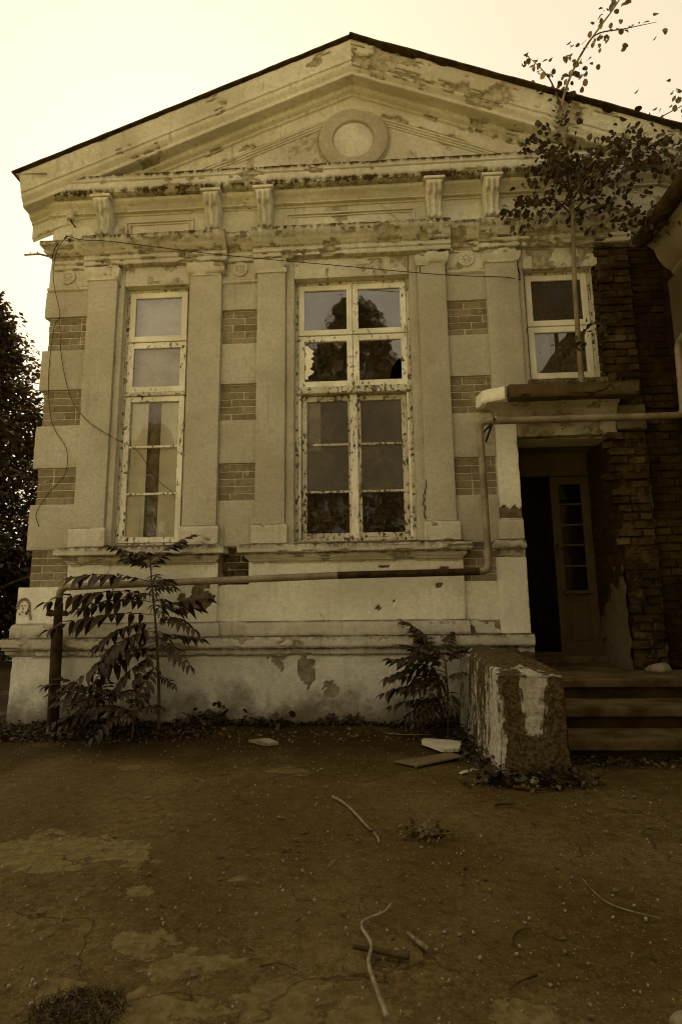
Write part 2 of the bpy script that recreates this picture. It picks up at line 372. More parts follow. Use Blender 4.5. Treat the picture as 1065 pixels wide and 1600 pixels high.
def sweep(name, path, prof, mat, parent, step=0.03, ps=0.02, rough=0.0025, thr=0.32, depth=0.014, ks=5.0, seed=0.0, chip=0.10, slope=None, grime_shade=None):
    """moulding: profile (outset, z) swept along a plan path, uneven, chipped at its arrises; slope(x) lifts it along a rake"""
    pr = dens_profile(prof, ps); n = len(path); dirs = []
    for i in range(n-1):
        d = Vector(path[i+1])-Vector(path[i]); dirs.append(d.normalized())
    nrm = [Vector((d.y, -d.x)) for d in dirs]; pts = []; u = 0
    for i in range(n):
        if i == 0: m = nrm[0]
        elif i == n-1: m = nrm[-1]
        else: m = (nrm[i-1]+nrm[i])/(1+nrm[i-1].dot(nrm[i]))
        pts.append((Vector(path[i]), m, u))
        if i < n-1:
            L = (Vector(path[i+1])-Vector(path[i])).length; k = max(1, int(L/step))
            for j in range(1, k): pts.append((Vector(path[i]).lerp(Vector(path[i+1]), j/k), nrm[i], u+L*j/k))
            u += L
    v = []; dm = []; gm = []; K = len(pr)
    for p, m, uu in pts:
        for (o, z, s, cf) in pr:
            x, y = p.x+m.x*o, p.y+m.y*o; zz = z + (slope(x) if slope else 0.0)
            a = rough*fbm(uu*9+seed, s*9, seed+3.3)*2
            dd = fbm(uu*ks+seed*1.7, s*ks*1.3, seed+9.1, 4) + (chip if cf else 0)
            k = sstep(thr, thr+0.045, dd) if 0 < o else 0.0
            gm.append(sum(a_*math.exp(-((z-zc)/w_)**2) for zc, w_, a_ in grime_shade)*(0.75+0.9*fbm(uu*1.7, seed, 3)) if grime_shade else 0.0)
            dsp = a - k*depth
            v.append((x+m.x*dsp, y+m.y*dsp, zz + rough*fbm(uu*7+5+seed, s*6, seed))); dm.append(k)
    f = [(i*K+j, i*K+j+1, (i+1)*K+j+1, (i+1)*K+j) for i in range(len(pts)-1) for j in range(K-1)]
    f.append(tuple(range(K))[::-1]); f.append(tuple((len(pts)-1)*K+j for j in range(K)))
    return link(name, mesh(name, v, f, 0.7, dm, gm), mat, parent)

def slab(name, x0, x1, yb, yf, z0, z1, mat, parent, step=0.03, rough=0.002, thr=0.42, depth=0.01, ks=3.0, seed=0.0, ch=0.006, chip=0.012, dmgfun=None, warp=None):
    """plaster slab standing proud of the wall: rough front (facing -y), worn arrises"""
    nx = max(2, int((x1-x0)/step)); nz = max(2, int((z1-z0)/step)); v = []; dm = []
    for i in range(nx+1):
        for j in range(nz+1):
            x = x0+(x1-x0)*i/nx; z = z0+(z1-z0)*j/nz; e = (i in (0, nx)) + (j in (0, nz))
            d = fbm(x*ks+seed, z*ks, seed+4.4, 4); 
            if dmgfun: d = max(d, dmgfun(x, z))
            k = sstep(thr, thr+0.05, d)
            y = yf + rough*fbm(x*11+seed, z*11, 2.2+seed)*2 + k*depth
            if e:
                c = max(0, fbm(x*9+seed*2, z*9, 7.7+seed))*chip*2 + ch
                y += c*(0.6 if e == 1 else 1.0)
                if i == 0: x += c*0.35
                if i == nx: x -= c*0.35
                if j == 0: z += c*0.35
                if j == nz: z -= c*0.35
            if warp: x, y, z = warp(x, y, z)
            v.append((x, y, z)); dm.append(k)
    I = lambda i, j: i*(nz+1)+j
    f = [(I(i, j), I(i+1, j), I(i+1, j+1), I(i, j+1)) for i in range(nx) for j in range(nz)]
    ring = [(i, 0) for i in range(nx)] + [(nx, j) for j in range(nz)] + [(i, nz) for i in range(nx, 0, -1)] + [(0, j) for j in range(nz, 0, -1)]
    b = len(v)
    for (i, j) in ring:
        x = x0+(x1-x0)*i/nx; z = z0+(z1-z0)*j/nz; y = yb
        v.append((x, y, z)); dm.append(0.0)
    for q in range(len(ring)):
        q2 = (q+1) % len(ring); f.append((I(*ring[q2]), I(*ring[q]), b+q, b+q2))
    return link(name, mesh(name, v, f, 0.8, dm), mat, parent)

# ------------------------------------------------------------------ ground
def axis(parts):
    a = []
    for lo, hi, st in parts: a += list(np.arange(lo, hi-1e-6, st))
    a.append(parts[-1][1]); return a
gx = axis([(-600, -60, 90), (-60, -12, 8), (-12, -4.5, 0.5), (-4.5, 4.0, 0.05), (4.0, 12, 0.5), (12, 60, 8), (60, 600, 90)])
gy = axis([(-600, -60, 90), (-60, -10, 8), (-10, -4.6, 0.3), (-4.6, 0.5, 0.04), (0.5, 12, 0.5), (12, 60, 8), (60, 900, 90)])
gv = []
for x in gx:
    for y in gy:
        near = 1.0 if (-5 < x < 4 and -6 < y < 0.5) else 0.0
        z = near*(0.014*fbm(x*0.9, y*0.9, 1.1) + 0.006*fbm(x*5, y*5, 2.2)) - 0.004
        if near: z += 0.035*sstep(-0.55, -0.05, y)*(0.6+0.6*fbm(x*2.5, y*2.5, 8))
        gv.append((x, y, z))
ny = len(gy)
gf = [(i*ny+j, (i+1)*ny+j, (i+1)*ny+j+1, i*ny+j+1) for i in range(len(gx)-1) for j in range(ny-1)]
g = link('ground', mesh('ground', gv, gf, 3.1), 'ground'); g['kind'] = 'structure'

# ------------------------------------------------------------------ the derelict building
B = empty('derelict_building', 'derelict plastered classical building with pediment, pilasters and peeling stucco', 'building', (-0.15, 0.1, 0))
XL, XR = -3.55, 3.6
# core wall with openings: (x0,x1,z0,z1)
HOLES = [(-2.70, -1.97, 1.74, 4.64), (-0.81, 0.43, 1.76, 4.64), (1.64, 2.36, 3.40, 4.64), (1.46, 2.475, 0.30, 2.77)]
YC = 0.10
def core_wall():
    xs = sorted({XL, XR} | {h[0] for h in HOLES} | {h[1] for h in HOLES}); zs = sorted({-0.2, 5.9} | {h[2] for h in HOLES} | {h[3] for h in HOLES})
    mb = MB(); inside = lambda x, z: any(h[0] < x < h[1] and h[2] < z < h[3] for h in HOLES)
    D = YC+0.30
    for i in range(len(xs)-1):
        for j in range(len(zs)-1):
            if inside((xs[i]+xs[i+1])/2, (zs[j]+zs[j+1])/2): continue
            a, b, c, d = xs[i], xs[i+1], zs[j], zs[j+1]
            mb.add([(a, YC, c), (b, YC, c), (b, YC, d), (a, YC, d)], [(0, 1, 2, 3)]); mb.add([(a, D, c), (a, D, d), (b, D, d), (b, D, c)], [(0, 1, 2, 3)])
    for (a, b, c, d) in HOLES:
        for p, q in (((a, c), (b, c)), ((b, c), (b, d)), ((b, d), (a, d)), ((a, d), (a, c))):
            mb.add([(p[0], YC, p[1]), (q[0], YC, q[1]), (q[0], D, q[1]), (p[0], D, p[1])], [(0, 1, 2, 3)])
    return mb.build('facade_wall', 'mortar', B)
wall = core_wall()
# side and rear walls, floor and inner partition
mb = MB(); mb.box(XL, XL+0.3, YC+0.3, 7.6, -0.2, 5.8); mb.build('side_wall', 'pl', B)
mb = MB(); mb.box(XR-0.3, XR, YC+0.3, 7.6, -0.2, 5.8); mb.build('side_wall', 'pl', B)
mb = MB(); mb.box(XL+0.3, XR-0.3, 7.3, 7.6, -0.2, 5.8); mb.build('rear_wall', 'pl', B)
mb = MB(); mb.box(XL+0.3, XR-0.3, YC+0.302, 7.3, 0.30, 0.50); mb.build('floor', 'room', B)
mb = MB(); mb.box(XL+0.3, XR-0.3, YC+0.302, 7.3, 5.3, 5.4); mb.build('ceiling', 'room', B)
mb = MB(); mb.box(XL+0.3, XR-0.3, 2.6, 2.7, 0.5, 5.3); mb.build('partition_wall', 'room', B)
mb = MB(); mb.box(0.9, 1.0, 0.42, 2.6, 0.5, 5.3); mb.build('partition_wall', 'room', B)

# bricks -------------------------------------------------------------
BRICKS = []
for k in range(6):
    mb = MB(); mb.box(-0.5, 0.5, -0.5, 0.5, -0.5, 0.5, 0.035, 0.02); BRICKS.append(mesh('brick', mb.v, mb.f))
for k in range(6):
    mb = MB(); mb.box(-0.5, 0.5, -0.5, 0.5, -0.5, 0.5, 0.09, 0.06); BRICKS.append(mesh('brick', mb.v, mb.f))
bmeshes = {}
def brick_mesh(i, mat):
    if (i, mat) not in bmeshes:
        me = BRICKS[i].copy(); me.materials.append(M[mat]); bmeshes[(i, mat)] = me
    return bmeshes[(i, mat)]
nb = [0]; rest_bricks = {}
def put_brick(x0, x1, yf, z0, z1, mat, dep=0.07, worn=False, rot=0.0, single=True):
    i = random.randrange(6)+(6 if worn else 0); c = ((x0+x1)/2, yf+dep/2, (z0+z1)/2); sc = (x1-x0, dep, z1-z0)
    if nb[0] < 296 and single:
        nb[0] += 1; o = bpy.data.objects.new('brick', brick_mesh(i, mat)); COL.objects.link(o)
        o.location = c; o.scale = sc; o.rotation_euler = (random.uniform(-rot, rot), random.uniform(-rot, rot)*0.6, random.uniform(-rot, rot))
        o.parent = wall; o.matrix_parent_inverse = PINV(wall)
    else:
        mb = rest_bricks.setdefault(mat, MB())
        mb.add([(c[0]+v.co.x*sc[0], c[1]+v.co.y*sc[1], c[2]+v.co.z*sc[2]) for v in BRICKS[i].vertices], [tuple(p.vertices) for p in BRICKS[i].polygons])
def courses(x0, x1, z0, z1, yf, mat, pitch=0.0785, jt=0.009, yj=0.0, worn=False, rot=0.0, miss=0.0, L=0.25, Hd=0.12, single=True, ragl=0.0, xl=None):
    n = int(round((z1-z0)/pitch)); pitch = (z1-z0)/n
    for r_ in range(n):
        za = z0+r_*pitch; zb = za+pitch-jt; a0 = (xl(za) if xl else x0)+random.uniform(-ragl, ragl)
        x = a0; seq = [L, Hd] if r_ % 2 else [Hd, L]; seq = seq if random.random() < 0.6 else [L*0.7, L]; q = 0
        while x < x1-0.03:
            w = seq[q % 2]; q += 1; e = min(x+w, x1)
            if x1-e < 0.05: e = x1
            if random.random() >= miss:
                y = yf+random.uniform(-yj, yj); put_brick(x, e-jt, y, za, zb, mat, worn=worn, rot=rot, single=single)
            x = e
def bed(x0, x1, z0, z1, mat='mortar'):
    mb = MB(); mb.box(x0, x1, 0.0775, 0.0995, z0, z1); mb.build('mortar_bed', mat, B)
ZP = [(3.92, 4.31), (3.06, 3.46), (2.20, 2.59), (1.34, 1.72)]
for z0, z1 in ZP:
    bed(-3.548, -3.09, z0, z1); bed(0.82, 1.25, z0, z1)
    if z0 > 1.5: bed(-1.61, -1.20, z0, z1)
    courses(-3.55, -3.10, z0, z1, 0.072, 'brick', yj=0.001); 
    courses(0.83, 1.25, z0, z1, 0.072, 'brick', yj=0.001)
    courses(-1.60, -1.21, z0, z1, 0.072, 'brick' if z0 > 1.5 else 'brick_raw', yj=0.001 if z0 > 1.5 else 0.006, worn=z0 < 1.5)
# bare brick where the plaster has come down right of the door and window
courses(2.40, 2.74, 3.36, 4.98, 0.0, 'brick_raw', 0.08, 0.012, yj=0.016, worn=True, rot=0.035, ragl=0.02, miss=0.03)
courses(2.44, 2.72, 0.52, 2.80, 0.0, 'brick_raw', 0.08, 0.013, yj=0.028, worn=True, rot=0.08, miss=0.07, ragl=0.06, xl=lambda z: 2.38+0.07*math.sin(z*1.7))
courses(2.37, 2.44, 3.40, 4.70, 0.055, 'brick_raw', 0.08, 0.010, yj=0.012, worn=True, rot=0.03, L=0.08, Hd=0.07)
courses(2.75, 3.09, 1.2, 4.1, 0.075, 'brick_soot', 0.08, 0.012, yj=0.012, worn=True, rot=0.01)
courses(2.75, 3.09, 4.1, 4.9, 0.075, 'brick_soot', 0.08, 0.012, yj=0.012, worn=True, rot=0.01, single=False)
courses(2.75, 3.4, 0.5, 1.2, 0.075, 'brick_soot', 0.08, 0.010, yj=0.008, worn=True, rot=0.01, single=False)
for k, mb in rest_bricks.items():
    o = mb.build('brickwork', k, wall); o['kind'] = 'stuff'
# sooty backing behind that bare brick
mb = MB(); mb.box(2.41, 3.5, 0.092, 0.0985, 0.45, 5.2); mb.build('mortar_backing', 'mortar_dark', B)
slab('broken_brickwork', 2.41, 2.735, 0.091, 0.022, 0.45, 2.80, 'rubble', B, step=0.018, rough=0.016, thr=0.1, depth=0.02, ks=6, seed=131)
slab('broken_brickwork', 2.42, 2.735, 0.091, 0.026, 3.0, 5.0, 'rubble', B, step=0.022, rough=0.010, thr=0.1, depth=0.015, ks=6, seed=133)

# rusticated blocks and recess plaster ---------------------------------
ZB = [(4.31, 4.62), (3.46, 3.92), (2.59, 3.06), (1.72, 2.20)]
for a, (z0, z1) in enumerate(ZB):
    slab('quoin_block', -3.60, -3.10, YC, 0.042, z0, z1, 'pl', B, seed=a*3.1, thr=0.6)
    slab('quoin_block', -1.605, -1.20, YC, 0.042, z0, z1, 'pl', B, seed=a*5.1+1, thr=0.6)
    slab('quoin_block', 0.82, 1.25, YC, 0.042, z0, z1, 'pl', B, seed=a*7.1+2, thr=0.6)
    mb = MB(); mb.box(-3.60, XL-0.001, 0.06, 0.6, z0, z1, 0.008); mb.build('quoin_return', 'pl', B)
mb = MB(); mb.box(-3.575, XL-0.001, 0.06, 0.6, 4.62, 5.7); mb.build('corner_pier', 'pl', B)
for a, (x0, x1, xr) in enumerate(((-3.58, -3.10, -3.36), (-1.605, -1.20, -1.41), (0.82, 1.25, 1.05))):
    slab('recess_panel', x0, x1, YC, 0.05, 4.66, 4.90, 'pl_mould', B, seed=11+a, thr=0.25, depth=0.012, ks=4)
    sweep('recess_band', [(x0, 0.05), (x1, 0.05)], [(-0.03, 4.672), (0.012, 4.665), (0.028, 4.65), (0.026, 4.63), (0.010, 4.615), (-0.03, 4.61)], 'pl_mould', B, seed=a+4)
    mb = MB(); mb.lathe_y(xr, 0.046, 4.79, [(0.088, 0.01), (0.088, -0.012), (0.078, -0.018), (0.068, -0.010), (0.058, -0.010), (0.05, -0.014), (0.03, -0.008), (0.022, -0.02), (0.0, -0.024)], 28)
    for q in range(8):
        an = q*math.pi/4; cx, cz = xr+0.045*math.cos(an), 4.79+0.045*math.sin(an)
        mb.lathe_y(cx, 0.036, cz, [(0.017, 0.0), (0.012, -0.010), (0.0, -0.013)], 8)
    mb.build('rosette', 'pl_mould', B, 0.9)

# pilasters ------------------------------------------------------------
def brokencap(a): return lambda x, z: 0.0
PIL = [(-3.10, -2.77, 1.75, 1), (-1.95, -1.60, 1.75, 1), (-1.21, -0.90, 1.77, 1), (0.52, 0.82, 1.77, 1), (1.24, 1.58, 3.10, 0)]
for a, (x0, x1, zb, base) in enumerate(PIL):
    p = slab('pilaster', x0, x1, YC, 0.0, zb, 4.90, 'pl', B, step=0.035, seed=20+a*2.7, thr=0.5 if a else 0.55, rough=0.0018)
    c = sweep('capital', [(x0, 0.09), (x0, 0.0), (x1, 0.0), (x1, 0.09)], [(-0.03, 4.865), (0.022, 4.86), (0.034, 4.845), (0.036, 4.81), (0.026, 4.76), (0.010, 4.725), (0.012, 4.705), (-0.02, 4.70)], 'pl_mould', p,
              seed=30+a*3, thr=0.16 if a in (3, 4) else 0.30, depth=0.025, ks=6)
    if base:
        sweep('pilaster_base', [(x0, 0.09), (x0, 0.0), (x1, 0.0), (x1, 0.09)], [(-0.02, 1.945), (0.004, 1.94), (0.022, 1.925), (0.028, 1.91), (0.026, 1.74), (-0.02, 1.73)], 'pl_mould', p, seed=40+a, thr=0.34, depth=0.012)

# plaster round the windows ----------------------------------------------
slab('window_surround', -2.77, -2.70, 0.4, 0.035, 1.72, 4.90, 'pl', B, seed=51, thr=0.45)
slab('window_surround', -1.97, -1.945, 0.4, 0.035, 1.72, 4.90, 'pl', B, seed=52, step=0.02)
slab('window_surround', -2.70, -1.97, 0.4, 0.035, 4.64, 4.90, 'pl_mould', B, seed=53, thr=0.12, depth=0.008, ks=5)
slab('window_surround', -0.90, -0.81, 0.4, 0.035, 1.72, 4.90, 'pl', B, seed=54, thr=0.45)
slab('window_surround', 0.43, 0.525, 0.4, 0.035, 1.72, 4.90, 'pl', B, seed=55, thr=0.4)
slab('window_surround', -0.81, 0.43, 0.4, 0.035, 4.64, 4.90, 'pl_mould', B, seed=56, thr=0.08, depth=0.008, ks=4.5)
slab('window_surround', 1.58, 1.64, 0.4, 0.035, 3.19, 4.90, 'pl', B, seed=57, thr=0.35)
slab('window_surround', 1.64, 2.42, 0.4, 0.035, 4.64, 4.90, 'pl_mould', B, seed=58, thr=0.02, depth=0.014, ks=4.5)
slab('window_surround', 1.58, 2.42, 0.4, 0.035, 3.15, 3.40, 'pl_dark', B, seed=59, thr=0.1, depth=0.014, ks=4.5)

# string course / architrave ---------------------------------------------
SP = [(-0.06, 5.20), (0.09, 5.178), (0.135, 5.168), (0.14, 5.155), (0.14, 5.105), (0.128, 5.09), (0.12, 5.075), (0.085, 5.03), (0.06, 5.01), (0.055, 4.995), (0.04, 4.985), (0.04, 4.935), (0.024, 4.925), (0.024, 4.875), (0.004, 4.865), (-0.04, 4.86)]
for i_, pth in enumerate(([(-3.50, 3.0), (-3.50, 0.05), (-3.14, 0.05)], [(-3.145, 0.0), (-1.545, 0.0)], [(-1.55, 0.05), (-1.25, 0.05)], [(-1.255, 0.0), (0.88, 0.0)], [(0.87, 0.05), (1.19, 0.05)], [(1.185, 0.0), (2.76, 0.0)], [(2.75, 0.05), (3.12, 0.05)])):
    sweep('string_course', pth, SP, 'pl_mould', B, step=0.02, ps=0.014, thr=0.16 if i_ != 5 else 0.02, depth=0.030, ks=3.4, seed=61+i_*1.37, chip=0.10, grime_shade=[(5.15, 0.04, 1.5), (5.07, 0.02, 0.6), (4.985, 0.014, 1.0), (4.87, 0.014, 0.9)])
# frieze ------------------------------------------------------------------
fz = slab('frieze', -3.57, 3.1, 0.4, 0.03, 5.15, 5.70, 'pl_mould', B, step=0.035, seed=63, thr=0.30, depth=0.008, ks=3.2)
sweep('frieze_moulding', [(-3.56, 3.0), (-3.56, 0.03), (3.1, 0.03)], [(-0.02, 5.64), (0.13, 5.632), (0.13, 5.60), (0.12, 5.59), (0.085, 5.57), (0.06, 5.545), (0.05, 5.535), (0.05, 5.52), (0.012, 5.515), (0.012, 5.495), (-0.02, 5.49)], 'pl_mould', B, step=0.04, ps=0.02, thr=0.42, seed=65)
for x0, x1 in ((-2.72, -1.94), (-0.90, 0.52), (1.58, 2.36)):
    mb = MB()
    for (a, b, w_, y) in ((0, 0, 0.018, 0.012), (0.045, 0.035, 0.012, 0.018)):
        X0, X1, Z0, Z1 = x0+a, x1-a, 5.20, 5.42-b
        mb.box(X0, X1, y, 0.04, Z1-w_, Z1, 0.003); mb.box(X0, X0+w_, y, 0.04, Z0, Z1-w_-0.0005, 0.003); mb.box(X1-w_, X1, y, 0.04, Z0, Z1-w_-0.0005, 0.003)
    mb.build('frieze_panel', 'pl_mould', fz)
# consoles ------------------------------------------------------------------
def console():
    nx, nz = 25, 40; v = []; w = 0.17
    for j in range(nz+1):
        t = j/nz; z = 5.60-0.395*t
        pj = 0.135-0.045*sstep(0.12, 0.75, t)+0.028*math.exp(-((t-0.95)/0.05)**2)+0.02*math.exp(-((t-0.10)/0.08)**2)
        ww = w*(1.0-0.20*sstep(0.25, 0.8, t)+0.14*math.exp(-((t-0.95)/0.06)**2))
        for i in range(nx+1):
            s = i/nx*2-1
            fl = 0.022*math.cos(s*math.pi*2.0)*sstep(0.38, 0.55, t)
            lf = 0.0
            if t < 0.55:
                tip = 0.30+0.22*math.exp(-(s/0.25)**2)+0.10*math.exp(-((abs(s)-0.72)/0.18)**2)
                lf = 0.040*(1-sstep(tip-0.06, tip, t)) + 0.020*math.cos(s*9.4)*sstep(0.08, 0.2, t)*(1-sstep(tip-0.10, tip, t))
            edge = -0.03*sstep(0.86, 1.0, abs(s))
            v.append((s*ww/2, -(pj+fl+lf+edge), z))
    n0 = len(v)
    for j in range(nz+1):
        v.append((v[j*(nx+1)][0], 0.02, v[j*(nx+1)][2])); v.append((v[j*(nx+1)+nx][0], 0.02, v[j*(nx+1)+nx][2]))
    f = [(j*(nx+1)+i, (j+1)*(nx+1)+i, (j+1)*(nx+1)+i+1, j*(nx+1)+i+1) for j in range(nz) for i in range(nx)]
    for j in range(nz):
        f.append((j*(nx+1), n0+2*j, n0+2*j+2, (j+1)*(nx+1))); f.append((j*(nx+1)+nx, (j+1)*(nx+1)+nx, n0+2*j+3, n0+2*j+1))
    f.append(tuple(nz*(nx+1)+i for i in range(nx+1)) + (n0+2*nz+1, n0+2*nz))
    return mesh('console', v, f, 0.9)
cme = console()
mbc = MB(); mbc.box(-0.112, 0.112, -0.205, 0.02, 5.592, 5.626, 0.006); mbc.box(-0.092, 0.092, -0.19, 0.02, 5.565, 5.5915, 0.008); cap_me = mesh('console_cap', mbc.v, mbc.f)
for x in (-2.93, -1.70, -1.12, 0.72, 1.33, 2.57):
    o = link('console', cme, 'pl_mould' if len(cme.materials) == 0 else None, B, (x, 0.0, 0))
    o2 = link('console_cap', cap_me, 'pl_mould' if len(cap_me.materials) == 0 else None, None, None); o2.parent = o
# cornice and pediment ---------------------------------------------------------
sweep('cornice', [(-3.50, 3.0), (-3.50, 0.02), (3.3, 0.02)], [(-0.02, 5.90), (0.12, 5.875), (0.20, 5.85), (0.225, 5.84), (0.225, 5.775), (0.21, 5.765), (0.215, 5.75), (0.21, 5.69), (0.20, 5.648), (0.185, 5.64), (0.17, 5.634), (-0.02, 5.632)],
      'pl_mould', B, step=0.02, ps=0.014, thr=0.26, depth=0.022, ks=3.2, seed=71, rough=0.004, grime_shade=[(5.86, 0.045, 3.5), (5.66, 0.03, 2.0)])
AX, AZ = -0.14, 7.34
slope = lambda x: (-0.392*(AX-x) if x < AX else -0.405*(x-AX))
RP = [(-0.02, -0.03), (0.30, -0.035), (0.315, -0.06), (0.31, -0.10), (0.275, -0.22), (0.27, -0.255), (0.255, -0.265), (0.25, -0.30), (0.225, -0.335), (0.215, -0.345), (0.21, -0.385), (0.195, -0.392),
      (0.10, -0.395), (0.09, -0.40), (0.075, -0.435), (0.035, -0.455), (0.03, -0.475), (0.008, -0.485), (0.004, -0.63), (-0.03, -0.66)]
RP = [(o, AZ+z) for o, z in RP]
sweep('raking_cornice', [(-3.80, 0.02), (AX, 0.02)], RP, 'pl_mould', B, step=0.018, ps=0.014, thr=0.31, depth=0.026, ks=2.6, seed=73, slope=slope, rough=0.004, grime_shade=[(AZ-0.035, 0.02, 0.7)])
sweep('raking_cornice', [(AX, 0.02), (3.4, 0.02)], RP, 'pl_mould', B, step=0.018, ps=0.014, thr=0.13, depth=0.032, ks=2.4, seed=76, slope=slope, rough=0.004)
# tympanum field with inner mouldings
tv = []; tf = []; td = []; nxx = 150; nzz = 26
for i in range(nxx+1):
    x = -3.1+6.0*i/nxx; zt = AZ+slope(x)-0.62
    for j in range(nzz+1):
        z = 5.80+(max(zt, 5.801)-5.80)*j/nzz; d = sstep(0.12, 0.2, fbm(x*4, z*4, 5.5, 4)); tv.append((x, 0.055+0.004*d+0.003*fbm(x*9, z*9, 1), z)); td.append(d)
tf = [(i*(nzz+1)+j, (i+1)*(nzz+1)+j, (i+1)*(nzz+1)+j+1, i*(nzz+1)+j+1) for i in range(nxx) for j in range(nzz)]
ty = link('tympanum', mesh('tympanum', tv, tf, 3.1, td), 'pl_tymp', B)
for x0, x1 in ((-3.1, AX), (AX, 2.9)):
    sweep('tympanum_moulding', [(x0, 0.055), (x1, 0.055)], [(0.0, AZ-0.625), (0.034, AZ-0.63), (0.034, AZ-0.65), (0.022, AZ-0.655), (0.022, AZ-0.675), (0.010, AZ-0.68), (0.010, AZ-0.70), (-0.01, AZ-0.705)], 'pl_tymp', ty, step=0.04, seed=x0, thr=0.5, slope=slope)
mb = MB(); mb.box(XL, XR, 0.06, 0.4, 5.7, 5.8); mb.v += []; mb.build('pediment_wall', 'mortar', B)
gb = MB(); gb.add([(-3.5, 0.07, 5.8), (3.4, 0.07, 5.8), (AX, 0.07, 7.24), (-3.5, 0.4, 5.8), (3.4, 0.4, 5.8), (AX, 0.4, 7.24)], [(0, 1, 2), (3, 5, 4), (0, 2, 5, 3), (1, 4, 5, 2)]); gb.build('gable_wall', 'mortar', B)
mb = MB(); CX, CZ = -0.14, 6.33
mb.lathe_y(CX, 0.05, CZ, [(0.418, 0.01), (0.418, -0.012), (0.408, -0.022), (0.396, -0.012), (0.390, -0.030), (0.378, -0.036), (0.255, -0.036), (0.240, -0.034), (0.232, -0.022), (0.226, -0.004)], 72)
mb.build('medallion_ring', 'pl_ring', ty, 0.5)
sl_ = MB(); sl_.lathe_y(CX, 0.047, CZ, [(0.228, 0.01), (0.224, -0.004), (0.15, -0.012), (0.07, -0.015), (0.0, -0.016)], 56); sl_.build('medallion_disc', 'pl_tymp', ty, 0.5)
# roof: thin rusty sheets with seams, eaves slightly bent
def roof_side(sgn, xe):
    k = 0
    segs = [(0.0, 0.30), (0.30, 0.64), (0.64, 1.0)]
    for a, b in segs:
        v = []; f = []; n = 22
        for i in range(n+1):
            x = AX+(xe-AX)*(a+(b-a)*i/n*1.01)
            for y in (-0.325+0.01*fbm(x*3, 1, 4)-(0.02 if sgn > 0 else 0), 7.8):
                for dz in (0.0, 0.014):
                    v.append((x, y, AZ+slope(x)-0.030+dz+0.010*fbm(x*2.2, sgn*3, 2)+0.006*k*(0.5 if y < 0 else 0.5)))
        for i in range(n):
            p = i*4; q = p+4
            f += [(p, q, q+2, p+2), (p+1, p+3, q+3, q+1), (p, p+1, q+1, q), (p+2, q+2, q+3, p+3)]
        f += [(0, 2, 3, 1), (n*4, n*4+1, n*4+3, n*4+2)]
        link('roof_sheet', mesh('roof_sheet', v, f), 'roof', B); k -= 1
roof_side(-1, -3.86); roof_side(1, 3.62)
mb = MB(); mb.tube([(AX, -0.335, AZ-0.015), (AX, 7.8, AZ-0.015)], 0.016, 8); mb.build('ridge_cap', 'roof', B)
mb = MB(); mb.box(-3.84, -3.50, -0.30, 7.6, 5.835, 5.842); mb.build('eave_board', 'pl', B)
# pedestals under the window bays ------------------------------------------------
def spots(L):
    def fn(x, z):
        m = -1
        for (cx, cz, rx, rz) in L:
            m = max(m, 0.95-math.hypot((x-cx)/rx, (z-cz)/rz)*0.5+0.5*fbm(x*7, z*7, cx))
        return m
    return fn
p1 = slab('pedestal', -3.12, -1.57, YC, 0.0, 0.95, 1.56, 'pl_white', B, step=0.022, seed=81, thr=0.55, dmgfun=spots([(-1.77, 1.20, 0.20, 0.17)]), depth=0.012)
p2 = slab('pedestal', -1.26, 0.865, YC, 0.0, 0.95, 1.56, 'pl_white', B, step=0.022, seed=83, thr=0.6, dmgfun=spots([(0.62, 1.29, 0.035, 0.045), (0.02, 1.09, 0.03, 0.03), (0.17, 1.15, 0.02, 0.02), (0.66, 1.45, 0.08, 0.03), (0.08, 1.49, 0.08, 0.03)]), depth=0.02)
for p, x0, x1 in ((p1, -3.12, -1.57), (p2, -1.26, 0.865)):
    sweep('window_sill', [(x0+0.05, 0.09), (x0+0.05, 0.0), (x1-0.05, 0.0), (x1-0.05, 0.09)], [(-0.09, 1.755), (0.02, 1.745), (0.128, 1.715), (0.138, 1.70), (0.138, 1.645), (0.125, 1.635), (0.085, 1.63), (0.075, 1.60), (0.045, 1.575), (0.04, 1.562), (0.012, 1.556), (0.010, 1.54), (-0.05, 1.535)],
          'pl_mould', p, step=0.022, ps=0.013, thr=0.24, depth=0.02, ks=4.5, seed=85+x0, chip=0.16, grime_shade=[(1.72, 0.04, 1.6), (1.63, 0.014, 1.2)])
    sweep('pedestal_base', [(x0, 0.09), (x0, 0.0), (x1, 0.0), (x1, 0.09)], [(-0.03, 0.985), (0.006, 0.975), (0.022, 0.955), (0.028, 0.94), (0.032, 0.83), (-0.03, 0.82)], 'pl_mould', p, thr=0.36, depth=0.012, seed=87+x0, grime_shade=[(0.975, 0.01, 0.7), (0.835, 0.02, 0.7)])
slab('recess_dado', -1.58, -1.25, YC, 0.045, 0.83, 1.34, 'pl_white', B, seed=91, thr=0.6)
slab('recess_dado', 0.86, 1.20, YC, 0.045, 0.83, 1.34, 'pl_white', B, seed=92, thr=0.5)
sweep('recess_dado_base', [(-1.57, 0.045), (-1.26, 0.045)], [(-0.03, 0.985), (0.006, 0.975), (0.02, 0.955), (0.022, 0.83), (-0.03, 0.82)], 'pl_mould', B, seed=94)
sweep('recess_dado_base', [(0.866, 0.045), (1.19, 0.045)], [(-0.03, 0.985), (0.006, 0.975), (0.02, 0.955), (0.022, 0.83), (-0.03, 0.82)], 'pl_base', B, seed=95, thr=0.1)
cp = slab('corner_pedestal', -3.63, -3.122, 0.4, 0.012, 0.95, 1.34, 'pl_white', B, seed=93, thr=0.55)
